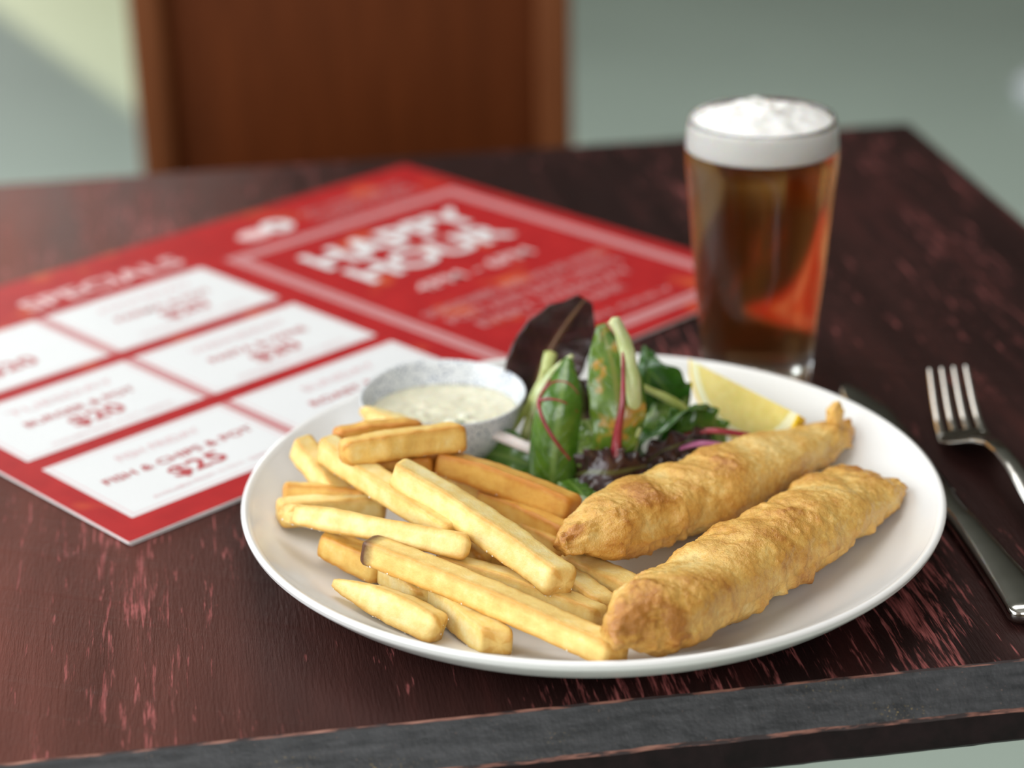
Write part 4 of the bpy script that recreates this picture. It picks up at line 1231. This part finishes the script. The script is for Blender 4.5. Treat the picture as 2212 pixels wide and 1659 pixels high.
# ------------------------------------------------------------------ cutlery
def make_steel():
    m, nt, b = mat('polished_steel')
    f = noise_tex(nt, coords(nt, (30, 200, 30)), 1.0, 3)
    b.inputs['Base Color'].default_value = (0.47, 0.455, 0.42, 1)
    b.inputs['Metallic'].default_value = 1.0
    nt.links.new(ramp(nt, f, [(0.3, g(0.10)), (0.7, g(0.17))]), b.inputs['Roughness'])
    return m
M_STEEL = make_steel()
def strip_mesh(name, rows, nr=20, ex=0.7):
    """rows: (centre, half width vector, half thickness vector)"""
    vs, fs = [], []
    for c, wv, hv in rows:
        c, wv, hv = V(c), V(wv), V(hv)
        for j in range(nr):
            a = 2 * PI * j / nr
            ca, sa = math.cos(a), math.sin(a)
            vs.append(c + wv * math.copysign(abs(ca) ** ex, ca) + hv * math.copysign(abs(sa) ** ex, sa))
    n = len(rows)
    for i in range(n - 1):
        for j in range(nr):
            k = (j + 1) % nr
            fs.append((i * nr + j, i * nr + k, (i + 1) * nr + k, (i + 1) * nr + j))
    fs.append(tuple(reversed(range(nr)))); fs.append(tuple(range((n - 1) * nr, n * nr)))
    me = new_mesh(name, vs, fs)
    bm = bmesh.new(); bm.from_mesh(me); bmesh.ops.recalc_face_normals(bm, faces=bm.faces[:]); bm.to_mesh(me); bm.free()
    return me
def place(root, tip, end):
    """matrix taking local (y = towards the end, x = across) to the table"""
    tip, end = V(tip), V(end)
    ay = (end - tip).normalized()
    axx = V((0, 0, 1)).cross(ay).normalized()             # local x
    return Matrix(((axx.x, ay.x, 0, tip.x), (axx.y, ay.y, 0, tip.y), (0, 0, 1, tip.z), (0, 0, 0, 1)))
# fork: y runs from the tine tips (0) to the handle end
FK = place(None, (0.1755, 0.1035, 0.0), (0.1790, -0.0900, 0.0))
fork = empty('fork', (0.1765, 0.012, 0), 'steel dinner fork lying tines up to the right of the plate', 'fork')
def ftilt(y):                    # the fork rests rolled a little to the right, which carries the raised tines over
    return 0.0105 * max(0.0, 1 - y / 0.062) ** 1.2
def fz(y):                       # side profile of the fork
    tab = [0.0175, 0.0130, 0.0085, 0.0050, 0.0032, 0.0040, 0.0085, 0.0135, 0.0165, 0.0172, 0.0165, 0.0150, 0.0130, 0.0108, 0.0085, 0.0062, 0.0042, 0.0030, 0.0026, 0.0026]
    return interp(tab, y / 0.195)
rows = []
wtab = [(0.040, 0.0117), (0.048, 0.0122), (0.056, 0.0119), (0.063, 0.0100), (0.069, 0.0068), (0.075, 0.0046), (0.083, 0.0036), (0.100, 0.0036), (0.130, 0.0050), (0.165, 0.0078), (0.185, 0.0088), (0.192, 0.0070), (0.195, 0.0030)]
ys = [0.040 + 0.155 * i / 70 for i in range(71)]
def wt(y):
    for (a, wa), (b, wb) in zip(wtab[:-1], wtab[1:]):
        if a <= y <= b:
            t = (y - a) / (b - a); t = t * t * (3 - 2 * t)
            return wa + (wb - wa) * t
    return wtab[-1][1]
for y in ys:
    rows.append(((ftilt(y), y, fz(y)), (wt(y), 0, 0), (0, 0, 0.0010 if y < 0.07 else 0.0016)))
me = strip_mesh('handle', rows); me.transform(FK)
obj('handle', me, M_STEEL, fork)
for k in range(4):
    xr = (-1.5 + k) * 0.0064
    rows = []
    for i in range(26):
        y = 0.0440 * i / 25
        s = 1 - i / 25
        wx = 0.0019 - 0.0008 * s
        if i == 0:
            wx = 0.0006
        rows.append(((xr * (1 - 0.10 * s) + ftilt(y), y, fz(y)), (wx, 0, 0), (0, 0, 0.0009)))
    me = strip_mesh('tine', rows, 14); me.transform(FK)
    obj('tine', me, M_STEEL, fork)
# knife: tip at y 0
KN = place(None, (0.1475, 0.1260, 0.0), (0.1490, -0.1020, 0.0))
knife = empty('knife', (0.1482, 0.012, 0), 'steel table knife lying partly hidden beside the plate rim', 'knife')
rows = []
for i in range(40):
    y = 0.118 * i / 39
    w = 0.0088 * min(1, (y / 0.028 + 0.04) ** 0.55)
    off = -0.0028 * max(0, 1 - y / 0.03)
    rows.append(((off, y, 0.0022), (w, 0, 0), (0, 0, 0.0009)))
me = strip_mesh('blade', rows, 20, 0.9); me.transform(KN)
obj('blade', me, M_STEEL, knife)
rows = []
for i in range(50):
    y = 0.112 + 0.118 * i / 49
    t = i / 49
    w = 0.0055 + 0.0012 * t + 0.0040 * t ** 2.2
    h = 0.0024 + 0.0016 * min(1, t * 3)
    e = max(0, 1 - (1 - t) / 0.045)
    k = math.sqrt(max(1 - e * e, 0.03))
    rows.append(((0, y, 0.0042), (w * k, 0, 0), (0, 0, h * (0.5 + 0.5 * k))))
me = strip_mesh('handle', rows, 24, 0.75); me.transform(KN)
obj('handle', me, M_STEEL, knife)
